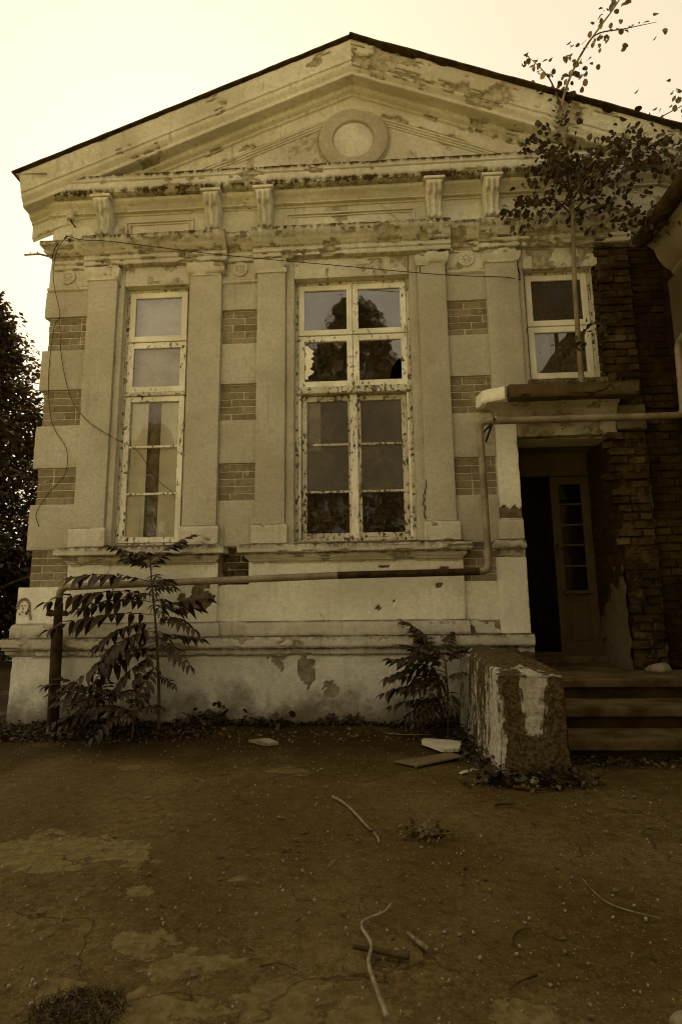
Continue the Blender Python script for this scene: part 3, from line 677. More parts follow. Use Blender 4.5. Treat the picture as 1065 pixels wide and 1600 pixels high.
sweep('pedestal_base', [(-3.63, 0.6), (-3.63, 0.012), (-3.122, 0.012)], [(-0.03, 0.985), (0.006, 0.975), (0.022, 0.955), (0.03, 0.94), (0.034, 0.83), (-0.03, 0.82)], 'pl_mould', cp, thr=0.25, depth=0.012, seed=96, grime_shade=[(0.85, 0.03, 0.9)])
# torn plaster round the gap in the middle dado
slab('broken_plaster', -1.60, -1.52, YC, 0.03, 1.335, 1.72, 'pl_dark', B, step=0.015, seed=97, thr=0.2, chip=0.03, warp=lambda x, y, z: (x-0.09*max(0, fbm(z*9, 1, 3)) if x > -1.55 else x, y, z))
# plinth ------------------------------------------------------------------------
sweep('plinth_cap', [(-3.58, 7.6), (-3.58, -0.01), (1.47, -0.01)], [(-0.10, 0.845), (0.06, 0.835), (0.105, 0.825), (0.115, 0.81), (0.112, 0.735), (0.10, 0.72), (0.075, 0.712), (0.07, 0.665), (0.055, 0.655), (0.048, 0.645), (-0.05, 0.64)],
      'pl_mould', B, step=0.025, ps=0.014, thr=0.20, depth=0.02, ks=4.0, seed=101, chip=0.12, grime_shade=[(0.83, 0.025, 1.2), (0.715, 0.022, 1.3), (0.655, 0.014, 1.0)])
def plinth_warp(x, y, z): return (x, y-0.03*(0.65-z), z)
slab('plinth', -3.60, 1.47, YC, -0.045, -0.15, 0.655, 'pl_base', B, step=0.028, rough=0.005, seed=103, thr=0.30, depth=0.010, ks=3.4, warp=plinth_warp)
mb = MB(); mb.box(-3.60, XL-0.002, 0.101, 7.6, -0.15, 0.655); mb.build('plinth_return', 'pl_base', B)

# cracks in the plaster: dark open seams
def crack(pts, jit=0.012, r=0.0022):
    out = []
    for a, b in zip(pts[:-1], pts[1:]):
        for j in range(6): q = Vector(a).lerp(Vector(b), j/6); out.append(q+Vector((random.uniform(-jit, jit), 0, random.uniform(-jit, jit))))
    out.append(Vector(pts[-1])); mb = MB(); mb.tube(out, [r*random.uniform(0.5, 1.4) for _ in out], 4); mb.build('crack', 'crack', B)
crack([(0.02, -0.215, 5.83), (0.10, -0.21, 5.66)]); crack([(0.14, 0.03, 5.49), (0.30, 0.03, 5.33), (0.42, 0.03, 5.20)])
crack([(-2.62, -0.14, 1.70), (-2.66, -0.02, 1.54), (-2.72, 0.0, 1.42)]); crack([(-3.05, 0.0, 1.44), (-2.85, 0.0, 1.42), (-2.70, 0.0, 1.44)], 0.006)
crack([(-1.58, -0.01, 5.06), (-1.62, 0.0, 4.86), (-1.60, 0.0, 4.70)], 0.015, 0.004); crack([(0.51, 0.0, 5.02), (0.55, -0.005, 4.86), (0.56, 0.0, 4.62)], 0.012, 0.004)
crack([(0.835, -0.005, 4.98), (0.835, 0.0, 4.85), (0.83, 0.0, 4.62)], 0.012, 0.005); crack([(1.60, -0.005, 5.0), (1.585, 0.0, 4.85), (1.59, 0.0, 4.50)], 0.012, 0.006)
crack([(0.53, 0.0, 2.35), (0.50, 0.0, 2.15), (0.515, 0.0, 1.95)], 0.012, 0.006); crack([(-3.40, 0.03, 5.30), (-3.43, 0.0, 5.20), (-3.45, -0.09, 5.10), (-3.50, -0.06, 4.98)], 0.012, 0.006)
crack([(-0.55, -0.005, 1.06), (-0.50, -0.005, 0.98), (-0.52, -0.03, 0.86)], 0.01, 0.002)
# windows -------------------------------------------------------------------------
def rails(x0, x1, z0, z1, y0, y1, w, c=0.004):
    mb = MB(); mb.box(x0, x0+w, y0, y1, z0, z1, c); mb.box(x1-w, x1, y0, y1, z0, z1, c)
    mb.box(x0+w-0.001, x1-w+0.001, y0+0.002, y1-0.002, z1-w, z1-0.0005, c); mb.box(x0+w-0.001, x1-w+0.001, y0+0.002, y1-0.002, z0+0.0005, z0+w, c)
    return mb
def pane(win, x0, x1, z0, z1, y, mat):
    mb = MB(); mb.box(x0-0.006, x1+0.006, y, y+0.004, z0-0.006, z1+0.006); return mb.build('pane', mat, win)
def sash(win, x0, x1, z0, z1, y, w, mat, gm, bars=(), gmats=None):
    rails(x0, x1, z0, z1, y, y+0.045, w).build('sash', mat, win)
    bars = sorted(bars); zs = [z0+w] + [q for b in bars for q in (b-0.011, b+0.011)] + [z1-w]
    for i in range(0, len(zs), 2): pane(win, x0+w, x1-w, zs[i], zs[i+1], y+0.02, (gmats[i//2] if gmats else gm))
    for b in bars:
        m = MB(); m.box(x0+w-0.001, x1-w+0.001, y+0.006, y+0.036, b-0.012, b+0.012, 0.004); m.build('glazing_bar', mat, win)
# left window
YF = 0.12
w1 = rails(-2.70, -1.97, 1.75, 4.64, YF+0.01, YF+0.13, 0.032).build('window', 'paint_old', B); w1['label'] = 'tall narrow window of five panes'
sash(w1, -2.665, -2.012, 4.018, 4.605, YF, 0.066, 'paint_clean', 'glass_clear')
sash(w1, -2.665, -2.012, 3.43, 4.008, YF+0.003, 0.066, 'paint', 'glass')
mb = MB(); mb.box(-2.672, -2.003, YF-0.012, YF+0.06, 3.385, 3.432, 0.006); mb.build('transom', 'paint_old', w1)
sash(w1, -2.665, -2.012, 1.785, 3.383, YF+0.003, 0.06, 'paint', 'glass', bars=(2.82, 2.305), gmats=['glass_thin', 'glass_thin', 'glass_thin'])
mb = MB(); mb.box(-2.60, -2.42, YF+0.05, YF+0.056, 1.84, 3.32); mb.build('paper_blind', 'paper', w1)
mb = MB(); mb.add([(-2.62+0.05*math.sin(z*5), YF+0.047, z) for z in np.linspace(1.84, 2.8, 20)] + [(-2.50+0.04*math.sin(z*4), YF+0.044, z) for z in np.linspace(1.84, 2.8, 20)], [(i, i+20, i+21, i+1) for i in range(19)]); mb.build('torn_paper', 'paper', w1)
mb = MB(); mb.box(-2.28, -2.03, YF+0.06, YF+0.066, 1.84, 3.32); mb.build('paper_blind', 'paper', w1)
mb = MB(); mb.box(-2.66, -2.0, YF+0.10, YF+0.11, 1.80, 3.36); mb.build('curtain', 'cloth', w1)
mb = MB(); mb.box(-2.66, -2.0, YF+0.12, YF+0.13, 3.42, 4.60); mb.build('curtain', 'paper', w1)
# middle window
w2 = rails(-0.81, 0.43, 1.765, 4.64, YF+0.01, YF+0.14, 0.035).build('window', 'paint_old', B); w2['label'] = 'wide window with broken panes over two casements'
XM = -0.185
sash(w2, -0.772, XM-0.002, 4.015, 4.602, YF, 0.062, 'paint_clean', 'glass_clear'); sash(w2, XM+0.002, 0.395, 4.015, 4.602, YF, 0.062, 'paint', 'glass_clear')
sash(w2, -0.772, XM-0.002, 3.425, 4.005, YF+0.002, 0.064, 'paint', 'glass_clear')
rails(XM+0.002, 0.395, 3.425, 4.005, YF+0.002, YF+0.047, 0.064).build('sash', 'paint', w2)
# pane with a bite broken out of its lower corner
bx0, bx1, bz0, bz1 = XM+0.06, 0.337, 3.483, 3.947; pts = [(bx0, bz0)]
pts.append((bx1-0.135, bz0))
for q in range(1, 9):
    an = math.pi-q*math.pi/2/8*1.12; pts.append((bx1+0.005+0.14*math.cos(an)*(1+0.05*random.uniform(-1, 1)), bz0+0.24*math.sin(an)*(1+0.05*random.uniform(-1, 1))))
pts += [(bx1, bz0+0.245), (bx1, bz1), (bx0, bz1)]
k = len(pts); mb = MB(); mb.add([(x, YF+0.02, z) for x, z in pts] + [(x, YF+0.024, z) for x, z in pts], [tuple(range(k)), tuple(range(2*k-1, k-1, -1))] + [((i+1) % k, i, k+i, k+(i+1) % k) for i in range(k)])
o = mb.build('pane', 'glass_clear', w2); o['label'] = 'pane with a round piece broken out'
# torn paper remnant on the left broken light
mb = MB(); zz = np.linspace(3.52, 3.90, 14)
mb.add([(-0.705+0.012*math.sin(q*40), YF+0.017, float(q)) for q in zz] + [(-0.705+0.02+0.10*math.sin((q-3.5)/0.42*3.0)*(0.25+1.0*random.random()), YF+0.016, float(q)) for q in zz], [(i, i+14, i+15, i+1) for i in range(13)])
mb.build('torn_paper', 'paper', w2)
mb = MB(); mb.box(-0.79, 0.41, YF-0.02, YF+0.10, 3.345, 3.422, 0.008); mb.build('transom', 'paint_old', w2)
sash(w2, -0.745, XM-0.012, 1.80, 3.335, YF+0.055, 0.055, 'paint_old', 'glass', bars=(2.80, 2.29), gmats=['glass_low', 'glass_frost', 'glass_frost'])
sash(w2, XM+0.015, 0.370, 1.80, 3.335, YF+0.055, 0.055, 'paint_old', 'glass', bars=(2.80, 2.29), gmats=['glass_low', 'glass_frost', 'glass_frost'])
mb = MB(); mb.box(XM-0.045, XM+0.035, YF+0.03, YF+0.10, 1.785, 3.343, 0.006); mb.build('mullion', 'paint', w2)
for xx in (-0.775, 0.372):
    mb = MB(); mb.box(xx, xx+0.026, YF+0.012, YF+0.10, 1.80, 3.343, 0.004); mb.build('window_jamb', 'paint', w2)
mb = MB(); mb.box(-0.74, -0.55, YF+0.12, YF+0.125, 2.75, 3.30); mb.build('paper_blind', 'paper', w2)
# window over the door
w3 = rails(1.64, 2.36, 3.40, 4.64, YF+0.01, YF+0.13, 0.03).build('window', 'paint_old', B); w3['label'] = 'small two-light window above the doorway'
sash(w3, 1.675, 2.325, 4.02, 4.605, YF, 0.064, 'paint_clean', 'glass_grimy'); sash(w3, 1.675, 2.325, 3.43, 4.01, YF, 0.064, 'paint_clean', 'glass')
mb = MB(); mb.box(1.70, 2.30, YF+0.14, YF+0.15, 3.45, 3.98); mb.build('board', 'cloth', w3)
mb = MB(); mb.box(1.74, 1.90, YF+0.05, YF+0.055, 3.50, 3.93); mb.build('paper_blind', 'cloth', w3)

# doorway -------------------------------------------------------------------------
slab('door_lintel', 1.46, 2.44, 0.4, -0.02, 2.77, 3.07, 'pl_cove', B, step=0.02, seed=111, thr=0.10, depth=0.012, ks=5, chip=0.03)
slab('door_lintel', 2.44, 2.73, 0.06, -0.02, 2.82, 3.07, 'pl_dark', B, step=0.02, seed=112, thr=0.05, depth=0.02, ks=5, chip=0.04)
CAN = [(-0.10, 3.252), (0.08, 3.246), (0.125, 3.238), (0.14, 3.225), (0.14, 3.12), (0.13, 3.10), (0.05, 3.092), (-0.10, 3.09)]
sweep('door_canopy', [(1.215, 0.09), (1.235, -0.03), (1.375, -0.11)], CAN, 'pl_white', B, step=0.02, ps=0.014, thr=0.3, depth=0.02, ks=6, seed=116, chip=0.1, rough=0.005)
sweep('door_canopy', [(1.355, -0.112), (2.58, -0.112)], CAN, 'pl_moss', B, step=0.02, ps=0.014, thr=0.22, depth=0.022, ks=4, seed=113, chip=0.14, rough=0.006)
sweep('canopy_cove', [(1.28, 0.09), (1.28, -0.02), (2.44, -0.02)], [(-0.02, 3.10), (0.13, 3.095), (0.10, 3.075), (0.045, 3.04), (0.015, 2.99), (0.004, 2.96), (-0.02, 2.955)], 'pl_cove', B, step=0.03, ps=0.015, thr=0.16, depth=0.01, seed=114)
pr_ = slab('door_pier', 1.25, 1.46, 0.70, 0.0, 0.65, 3.0, 'pl_white', B, step=0.022, seed=115, thr=0.50, depth=0.012, dmgfun=lambda x, z: (0.9 if 1.94 < z < 2.06+0.02*math.sin(x*60) else 0))
sweep('pier_base', [(1.245, 0.09), (1.245, 0.0), (1.46, 0.0)], [(-0.02, 1.945), (0.004, 1.94), (0.02, 1.92), (0.024, 1.74), (-0.02, 1.73)], 'pl_mould', pr_, seed=117, thr=0.3)
sweep('pier_sill', [(1.235, 0.09), (1.235, 0.0), (1.465, 0.0)], [(-0.05, 1.735), (0.055, 1.725), (0.075, 1.70), (0.07, 1.655), (0.035, 1.635), (0.04, 1.60), (0.018, 1.565), (-0.03, 1.555)], 'pl_mould', pr_, seed=118, thr=0.12, depth=0.03, ks=8)
slab('pier_pedestal', 1.19, 1.468, 0.08, -0.014, 0.64, 1.565, 'pl_white', B, step=0.022, seed=119, thr=0.40, dmgfun=lambda x, z: 0.55-(z-0.62)*2.2+0.6*fbm(x*8, z*8, 4))
slab('pier_foot', 1.20, 1.475, 0.08, -0.10, 0.40, 0.80, 'pl_dark', B, step=0.022, seed=121, thr=0.1, depth=0.02, chip=0.04)
# deep right-hand reveal: torn plaster over brick
rv = []; rf = []; rd = []; ny_, nz_ = 36, 100
for i in range(ny_+1):
    for j in range(nz_+1):
        y = 0.0+0.80*i/ny_; z = 0.45+2.35*j/nz_
        keep = 1.20-0.62*max(0, y-0.02)-(z-0.15)*0.62-3*max(0, z-1.45)
        k = 1-sstep(0.28, 0.36, keep+0.55*fbm(y*6, z*4, 3.1)); cz = (z/0.08) % 1.0
        br = 0.012*sstep(0.0, 0.18, cz)*sstep(0.0, 0.18, 1-cz)
        x = 2.40-0.018*(1-k)-k*br+0.012*fbm(y*9, z*9, 6)+0.05*k*max(0, fbm(y*3, z*3, 2.5))
        if i == 0: x += 0.03*fbm(z*7, 3, 1)
        rv.append((x, y, z)); rd.append(k)
rf = [(i*(nz_+1)+j, i*(nz_+1)+j+1, (i+1)*(nz_+1)+j+1, (i+1)*(nz_+1)+j) for i in range(ny_) for j in range(nz_)]
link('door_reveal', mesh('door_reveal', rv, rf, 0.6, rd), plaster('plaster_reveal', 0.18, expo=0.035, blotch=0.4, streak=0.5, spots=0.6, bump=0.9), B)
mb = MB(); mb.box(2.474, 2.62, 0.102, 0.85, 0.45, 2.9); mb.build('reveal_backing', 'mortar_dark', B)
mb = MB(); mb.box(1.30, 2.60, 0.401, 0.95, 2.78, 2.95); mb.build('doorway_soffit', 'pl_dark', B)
mb = MB(); mb.box(1.47, 2.465, 0.045, 0.64, 0.30, 0.482); mb.build('doorway_floor', 'concrete', B)
mb = MB(); mb.box(1.44, 2.46, 0.64, 0.82, 0.30, 0.56, 0.012); mb.build('threshold', 'concrete', B)
DY = 0.72
dr = rails(1.44, 2.44, 0.558, 2.90, DY, DY+0.08, 0.045).build('door', 'door', B); dr['label'] = 'old glazed double door with one leaf missing'
mb = MB(); mb.box(1.485, 2.395, DY+0.02, DY+0.05, 2.57, 2.855); mb.build('transom_panel', 'door', dr)
mb = MB(); mb.box(1.485, 2.395, DY-0.01, DY+0.07, 2.52, 2.572, 0.005); mb.build('door_head', 'door', dr)
lf = rails(1.97, 2.392, 0.60, 2.515, DY+0.01, DY+0.055, 0.09).build('door_leaf', 'door', dr)
zb = [2.43, 2.20, 1.97, 1.745, 1.515, 1.26]
for i in range(5):
    mb = MB(); mb.box(2.055, 2.307, DY+0.03, DY+0.034, zb[i+1], zb[i]); mb.build('door_pane', 'glass_black', dr)
    if i: 
        mb = MB(); mb.box(2.059, 2.303, DY+0.012, DY+0.05, zb[i]-0.010, zb[i]+0.010, 0.003); mb.build('glazing_bar', 'door', dr)
mb = MB(); mb.box(2.03, 2.33, DY-0.022, DY+0.05, 1.215, 1.25, 0.005); mb.build('lock_rail', 'door', dr)
mb = MB(); mb.box(2.058, 2.304, DY+0.026, DY+0.045, 0.688, 1.216); mb.build('door_panel', 'door', dr)
rails(2.085, 2.277, 0.72, 1.16, DY+0.014, DY+0.03, 0.025, 0.006).build('panel_moulding', 'door', dr)
mb = MB(); mb.box(1.985, 2.012, DY-0.004, DY+0.015, 1.62, 1.76, 0.003); mb.tube([(1.998, DY-0.01, 1.70), (1.998, DY-0.045, 1.70), (2.05, DY-0.05, 1.695)], 0.008, 8); mb.build('door_handle', 'iron', dr)

# ------------------------------------------------------------------ entrance steps and parapet block
ST = empty('entrance_steps', 'worn concrete entrance steps and landing in front of the dark doorway', 'steps', (2.3, -0.6, 0))
def step_slab(name, x0, x1, y0, y1, z0, z1, mat, seed):
    mb = MB(); nx = 60; v = []; prof = [(y1, z1), (y0+0.02, z1), (y0+0.006, z1-0.006), (y0, z1-0.02), (y0+0.004, z0+0.01), (y0+0.02, z0), (y1, z0)]
    for i in range(nx+1):
        x = x0+(x1-x0)*i/nx
        for q, (y, z) in enumerate(prof):
            w_ = 0.012*max(0, fbm(x*5+seed, q*0.3, seed)) if 0 < q < 5 else 0
            v.append((x, y+w_+0.004*fbm(x*9, q, seed), z-(w_*0.5 if q in (1, 2) else 0)+0.003*fbm(x*4, q*2, seed+2)))
    K = len(prof)
    f = [(i*K+j, (i+1)*K+j, (i+1)*K+(j+1) % K, i*K+(j+1) % K) for i in range(nx) for j in range(K)]
    f += [tuple(range(K)), tuple(nx*K+j for j in range(K))[::-1]]
    return link(name, mesh(name, v, f, 0.6), mat, ST)
step_slab('landing', 1.21, 3.6, -0.64, 0.06, 0.41, 0.485, 'concrete', 1)
step_slab('tread', 1.21, 3.6, -1.03, -0.60, 0.245, 0.325, 'concrete', 2)
step_slab('tread', 1.21, 3.6, -1.39, -0.99, 0.085, 0.165, 'concrete', 3)
for (y0, y1, z0, z1) in ((-0.60, 0.05, -0.05, 0.412), (-0.98, -0.601, -0.05, 0.247), (-1.33, -0.981, -0.05, 0.087)):
    mb = MB(); mb.box(1.215, 3.6, y0, y1, z0, z1, 0.004); mb.build('riser', 'step_riser', ST)

def parapet():
    # cross-section in x/z lofted along y, lumpy
    sec = [(0.765, -0.08), (0.77, 0.25), (0.775, 0.55), (0.780, 0.660), (0.783, 0.668), (0.86, 0.728), (0.98, 0.735), (1.12, 0.715), (1.200, 0.655), (1.207, 0.64), (1.21, 0.35), (1.215, -0.08)]
    q = []
    for i in range(len(sec)-1):
        L = math.hypot(sec[i+1][0]-sec[i][0], sec[i+1][1]-sec[i][1]); n = max(1, int(L/0.02))
        for j in range(n): q.append((sec[i][0]+(sec[i+1][0]-sec[i][0])*j/n, sec[i][1]+(sec[i+1][1]-sec[i][1])*j/n))
    q.append(sec[-1]); ys = [-1.755]+list(np.arange(-1.735, -0.09, 0.025))+[-0.09]; v = []; K = len(q)
    def place(x, y, z, front=0.0):
        d = 0.010*fbm(x*4, y*4, z*4)+0.008*fbm(x*14, y*14, z*14)+0.006*fbm(x*35, y*35, z*35)
        flare = 0.03*sstep(0.25, 0.0, z)
        cap_ = 0.635+0.10*min(1.0, max(0.0, (y+1.755)/0.38)); zf = min(z, cap_-0.05*max(0, x-0.95))
        s = 1 if x > 0.99 else -1
        return (x+d*s+flare*(x-0.99)*3, y-d*front-flare*front*0.8, zf+d*(1 if z > 0.6 else 0))
    for yi, y in enumerate(ys):
        for (x, z) in q:
            ins = 0.012 if yi == 0 else 0.0
            xx = x+(ins if x < 0.99 else -ins); zz = z-(ins if z > 0.5 else 0)
            v.append(place(xx, y, zz, 1 if yi == 0 else 0))
    f = [(i*K+j, i*K+j+1, (i+1)*K+j+1, (i+1)*K+j) for i in range(len(ys)-1) for j in range(K-1)]
    # front face as a grid fan: rows between left and right outline
    nr = 34; nc = 24; b = len(v); zt = lambda x: np.interp(x, [p[0] for p in sec[3:9]], [p[1] for p in sec[3:9]])
    for i in range(nc+1):
        for j in range(nr+1):
            x = 0.785+(1.197-0.785)*i/nc; z = -0.08+(zt(x)-0.012+0.08)*j/nr
            v.append(place(x, -1.757, z, 1))
    f += [(b+i*(nr+1)+j, b+(i+1)*(nr+1)+j, b+(i+1)*(nr+1)+j+1, b+i*(nr+1)+j+1) for i in range(nc) for j in range(nr)]
    f.append(tuple((len(ys)-1)*K+j for j in range(K)))
    o = link('parapet_block', mesh('parapet_block', v, f, 0.45), 'block')
    return tag(o, 'low whitewashed parapet block with dark mossy stains beside the steps', 'parapet')
parapet()

# ------------------------------------------------------------------ gas pipe
P = empty('gas_pipe', 'painted gas pipe bracketed across the facade and around the doorway', 'pipe', (-3.07, -0.2, 0))
def elbow(a, b, c, r=0.07, n=6):
    a, b, c = Vector(a), Vector(b), Vector(c); p = b+(a-b).normalized()*r; q = b+(c-b).normalized()*r
    return [p.lerp(b, t).lerp(b.lerp(q, t), t) for t in [i/n for i in range(n+1)]]
def poly_pipe(pts, r=0.07):
    out = [Vector(pts[0])]
    for i in range(1, len(pts)-1): out += elbow(pts[i-1], pts[i], pts[i+1], r)
    out.append(Vector(pts[-1])); return out
A = (-3.07, -0.2, 1.0); Bq = (-3.075, -0.2, 1.325); Cq = (-0.35, -0.19, 1.40)
mb = MB(); mb.tube(poly_pipe([A, Bq, Cq], 0.09), 0.034, 14); mb.build('pipe_run', 'pipe', P, 0.8)
mb = MB(); mb.tube([(-0.36, -0.19, 1.40), (0.98, -0.19, 1.415)], 0.0345, 14); mb.build('pipe_run', 'pipe_rust', P, 0.8)
mb = MB(); mb.tube(poly_pipe([(0.975, -0.19, 1.415), (1.07, -0.19, 1.417), (1.055, -0.19, 2.885), (3.0, -0.19, 2.885), (3.02, -0.19, 3.62), (3.02, -0.9, 3.75), (3.02, -3.0, 3.78)], 0.08), 0.034, 14); mb.build('pipe_run', 'pipe', P, 0.8)
mb = MB(); mb.tube([(-3.05, -0.2, -0.05), (-3.07, -0.2, 0.92)], 0.052, 14); mb.build('ground_sleeve', 'pipe_rust', P, 0.8)
mb = MB(); mb.tube([(-3.07, -0.2, 0.90), (-3.072, -0.2, 1.17)], 0.04, 14); mb.tube([(-3.072, -0.2, 1.06), (-3.072, -0.2, 1.10)], 0.056, 8)
mb.tube([(-3.15, -0.2, 1.075), (-2.99, -0.2, 1.075)], 0.026, 8); mb.tube([(-3.165, -0.2, 1.05), (-3.15, -0.2, 1.11)], 0.03, 6); mb.build('valve', 'pipe_rust', P, 0.8)
mb = MB(); mb.box(1.185, 1.20, -0.24, 0.03, 2.87, 2.90); mb.tube([(1.19, -0.235, 2.90), (1.17, -0.10, 2.82), (1.15, 0.03, 2.74)], 0.011, 6); mb.tube([(1.19, -0.14, 2.89), (1.13, -0.05, 2.83), (1.12, 0.04, 2.83)], 0.010, 6); mb.build('bracket', 'iron', P)
for x in (-2.2, -1.40, 0.66):
    mb = MB(); zq = 1.40+(x+0.35)*0.027; mb.tube([(x, -0.155, zq+0.035), (x, 0.06, zq+0.035)], 0.010, 6); mb.build('bracket', 'iron', P)

# ------------------------------------------------------------------ neighbouring wing
N = empty('neighbouring_wing', 'neighbouring wing with coved eaves and dark gutter joining at the corner', 'building', (3.6, -2.5, 0))
slab_w = MB(); slab_w.box(3.12, 3.5, -6.5, 0.04, -0.2, 4.42); slab_w.build('wall', 'pl_dark', N)
def ysweep(name, prof, mat, y0=-6.5, y1=-0.10, n=80, rough=0.004):
    v = []; K = len(prof)
    for i in range(n+1):
        y = y0+(y1-y0)*i/n
        for k, (x, z) in enumerate(prof): v.append((x+rough*fbm(y*4, k, 1), y, z+rough*fbm(y*4, k, 5)))
    f = [(i*K+j, (i+1)*K+j, (i+1)*K+j+1, i*K+j+1) for i in range(n) for j in range(K-1)]
    f += [tuple(range(K))[::-1], tuple(n*K+j for j in range(K))]
    return link(name, mesh(name, v, f, 0.6), mat, N)
ysweep('eaves_cove', [(3.5, 4.80), (2.90, 4.80), (2.89, 4.74), (2.94, 4.70), (2.97, 4.60), (3.03, 4.50), (3.09, 4.46), (3.095, 4.43), (3.12, 4.41), (3.5, 4.41)], 'pl_wing')
gp = [(2.80+0.085*math.cos(a), 4.80+0.085*math.sin(a)) for a in np.linspace(math.pi, 2*math.pi, 12)]; gp = gp+[(x*1.0+(0.006 if x < 2.80 else -0.006), z+0.006) for x, z in gp[::-1]]
ysweep('gutter', gp, 'iron', -6.5, -0.12, 60, 0.002)
for y in (-0.5, -1.3, -2.1, -2.9):
    mb = MB(); mb.tube([(2.80+0.09*math.cos(a), y, 4.80+0.09*math.sin(a)) for a in np.linspace(math.pi*0.95, 2*math.pi, 10)], 0.006, 5); mb.build('gutter_strap', 'iron', N)
mb = MB(); mb.add([(2.83, -6.6, 4.83), (2.83, -0.06, 4.83), (4.6, -0.06, 5.75), (4.6, -6.6, 5.75), (2.83, -6.6, 4.85), (2.83, -0.06, 4.85), (4.6, -0.06, 5.77), (4.6, -6.6, 5.77)], [(0, 1, 2, 3), (4, 7, 6, 5), (0, 4, 5, 1), (1, 5, 6, 2), (2, 6, 7, 3), (3, 7, 4, 0)]); mb.build('roof', 'roof', N)

# ------------------------------------------------------------------ wires and insulators
def wire(label, pts, r=0.0035):
    mb = MB(); mb.tube(smooth_pts(pts, 6), r, 5); return tag(mb.build('loose_wire', 'wire', None, 3.1), label, 'wire')
wire('thin cable stretched across the facade over the pilaster capitals', [(-3.30, -0.14, 5.17), (-3.10, -0.17, 5.09), (-2.76, -0.17, 5.05), (-1.59, -0.10, 4.88), (-0.38, -0.08, 4.71), (0.77, -0.05, 4.56), (1.40, -0.03, 4.515), (1.61, 0.03, 4.51)], 0.0045)
wire('loose wire hanging down the corner of brick and plaster blocks', [(-3.30, -0.13, 5.17), (-3.38, -0.125, 5.08), (-3.47, -0.05, 4.98), (-3.50, 0.0, 4.72), (-3.41, 0.02, 4.33), (-3.47, 0.03, 4.18), (-3.49, 0.03, 3.59), (-3.41, 0.03, 3.08), (-3.23, 0.02, 2.79), (-3.23, 0.03, 2.52), (-3.39, 0.03, 2.32), (-3.51, 0.03, 2.11), (-3.47, 0.03, 1.96)])
wire('loose wire sagging from the corner across the narrow window', [(-3.41, 0.02, 4.33), (-3.36, 0.02, 3.85), (-3.22, 0.015, 3.37), (-3.0, -0.01, 3.08), (-2.70, 0.0, 2.88), (-2.47, 0.05, 2.75), (-2.28, 0.08, 2.47), (-2.08, 0.115, 2.29)])
def insulator(label, x, y, z, h, r, mat):
    e = empty('insulator', label, 'insulator', (x, y, z))
    mb = MB(); k = 14; prof = [(0, 0), (r*0.9, 0), (r, h*0.25), (r*0.75, h*0.4), (r, h*0.55), (r*0.95, h*0.85), (r*0.5, h), (0, h)]
    v = [(x+q[0]*math.cos(2*math.pi*i/k), y+q[0]*math.sin(2*math.pi*i/k), z+q[1]) for i in range(k) for q in prof]; K = len(prof)
    mb.add(v, [(i*K+j, ((i+1) % k)*K+j, ((i+1) % k)*K+j+1, i*K+j+1) for i in range(k) for j in range(K-1)]); mb.build('body', mat, e, 1.0)
    mb = MB(); mb.tube([(x, y, z+h*0.5), (x, y, z-0.02), (x, 0.06, z-0.02)], 0.008, 6); mb.build('pin', 'iron', e)
insulator('dark insulator on an iron pin high on the frieze', -3.31, -0.07, 5.42, 0.11, 0.045, 'pl')
insulator('small white insulator standing on the string course ledge', -3.29, -0.10, 5.155, 0.075, 0.03, 'porcelain')
mb = MB(); mb.tube([(-3.82, -0.06, 5.02), (-3.66, -0.05, 5.03), (-3.50, 0.06, 5.035)], 0.011, 6); mb.tube([(-3.68, -0.05, 5.03), (-3.68, -0.05, 5.055)], 0.009, 5); mb.tube([(-3.76, -0.055, 5.025), (-3.76, -0.055, 5.06)], 0.004, 5)
tag(mb.build('iron_rod', 'stick_pale'), 'pale rod sticking out sideways from the corner below the ledge', 'rod')
# old spray-painted face on the corner pedestal: paint film, hair and features as dabs
mb = MB()
def dab(cx, cz, rx, rz, n=14, sd=0):
    pts = [(cx+rx*math.cos(2*math.pi*i/n)*(1+0.25*fbm(i*1.3, sd, 2)), 0.006, cz+rz*math.sin(2*math.pi*i/n)*(1+0.25*fbm(i*1.3, sd, 5))) for i in range(n)]
    mb.add(pts+[(x, 0.02, z) for x, y, z in pts], [tuple(range(n))]+[((i+1) % n, i, n+i, n+(i+1) % n) for i in range(n)])
for i in range(13):
    an = math.pi*1.05-i*math.pi*1.35/12; dab(-3.555+0.062*math.cos(an), 1.145+0.075*math.sin(an), 0.017, 0.017, 10, i)
for i in range(4): dab(-3.49+0.006*i, 1.10-0.025*i, 0.014, 0.016, 10, 20+i)
for q in ((-3.575, 1.155, 0.012, 0.007), (-3.54, 1.155, 0.012, 0.007), (-3.56, 1.125, 0.006, 0.014), (-3.562, 1.092, 0.018, 0.006), (-3.59, 1.07, 0.012, 0.012), (-3.52, 1.075, 0.012, 0.01)): dab(*q, 10, q[0])
o = mb.build('painted_mark', 'graffiti', cp); o['label'] = 'faded painted face on the corner pedestal'

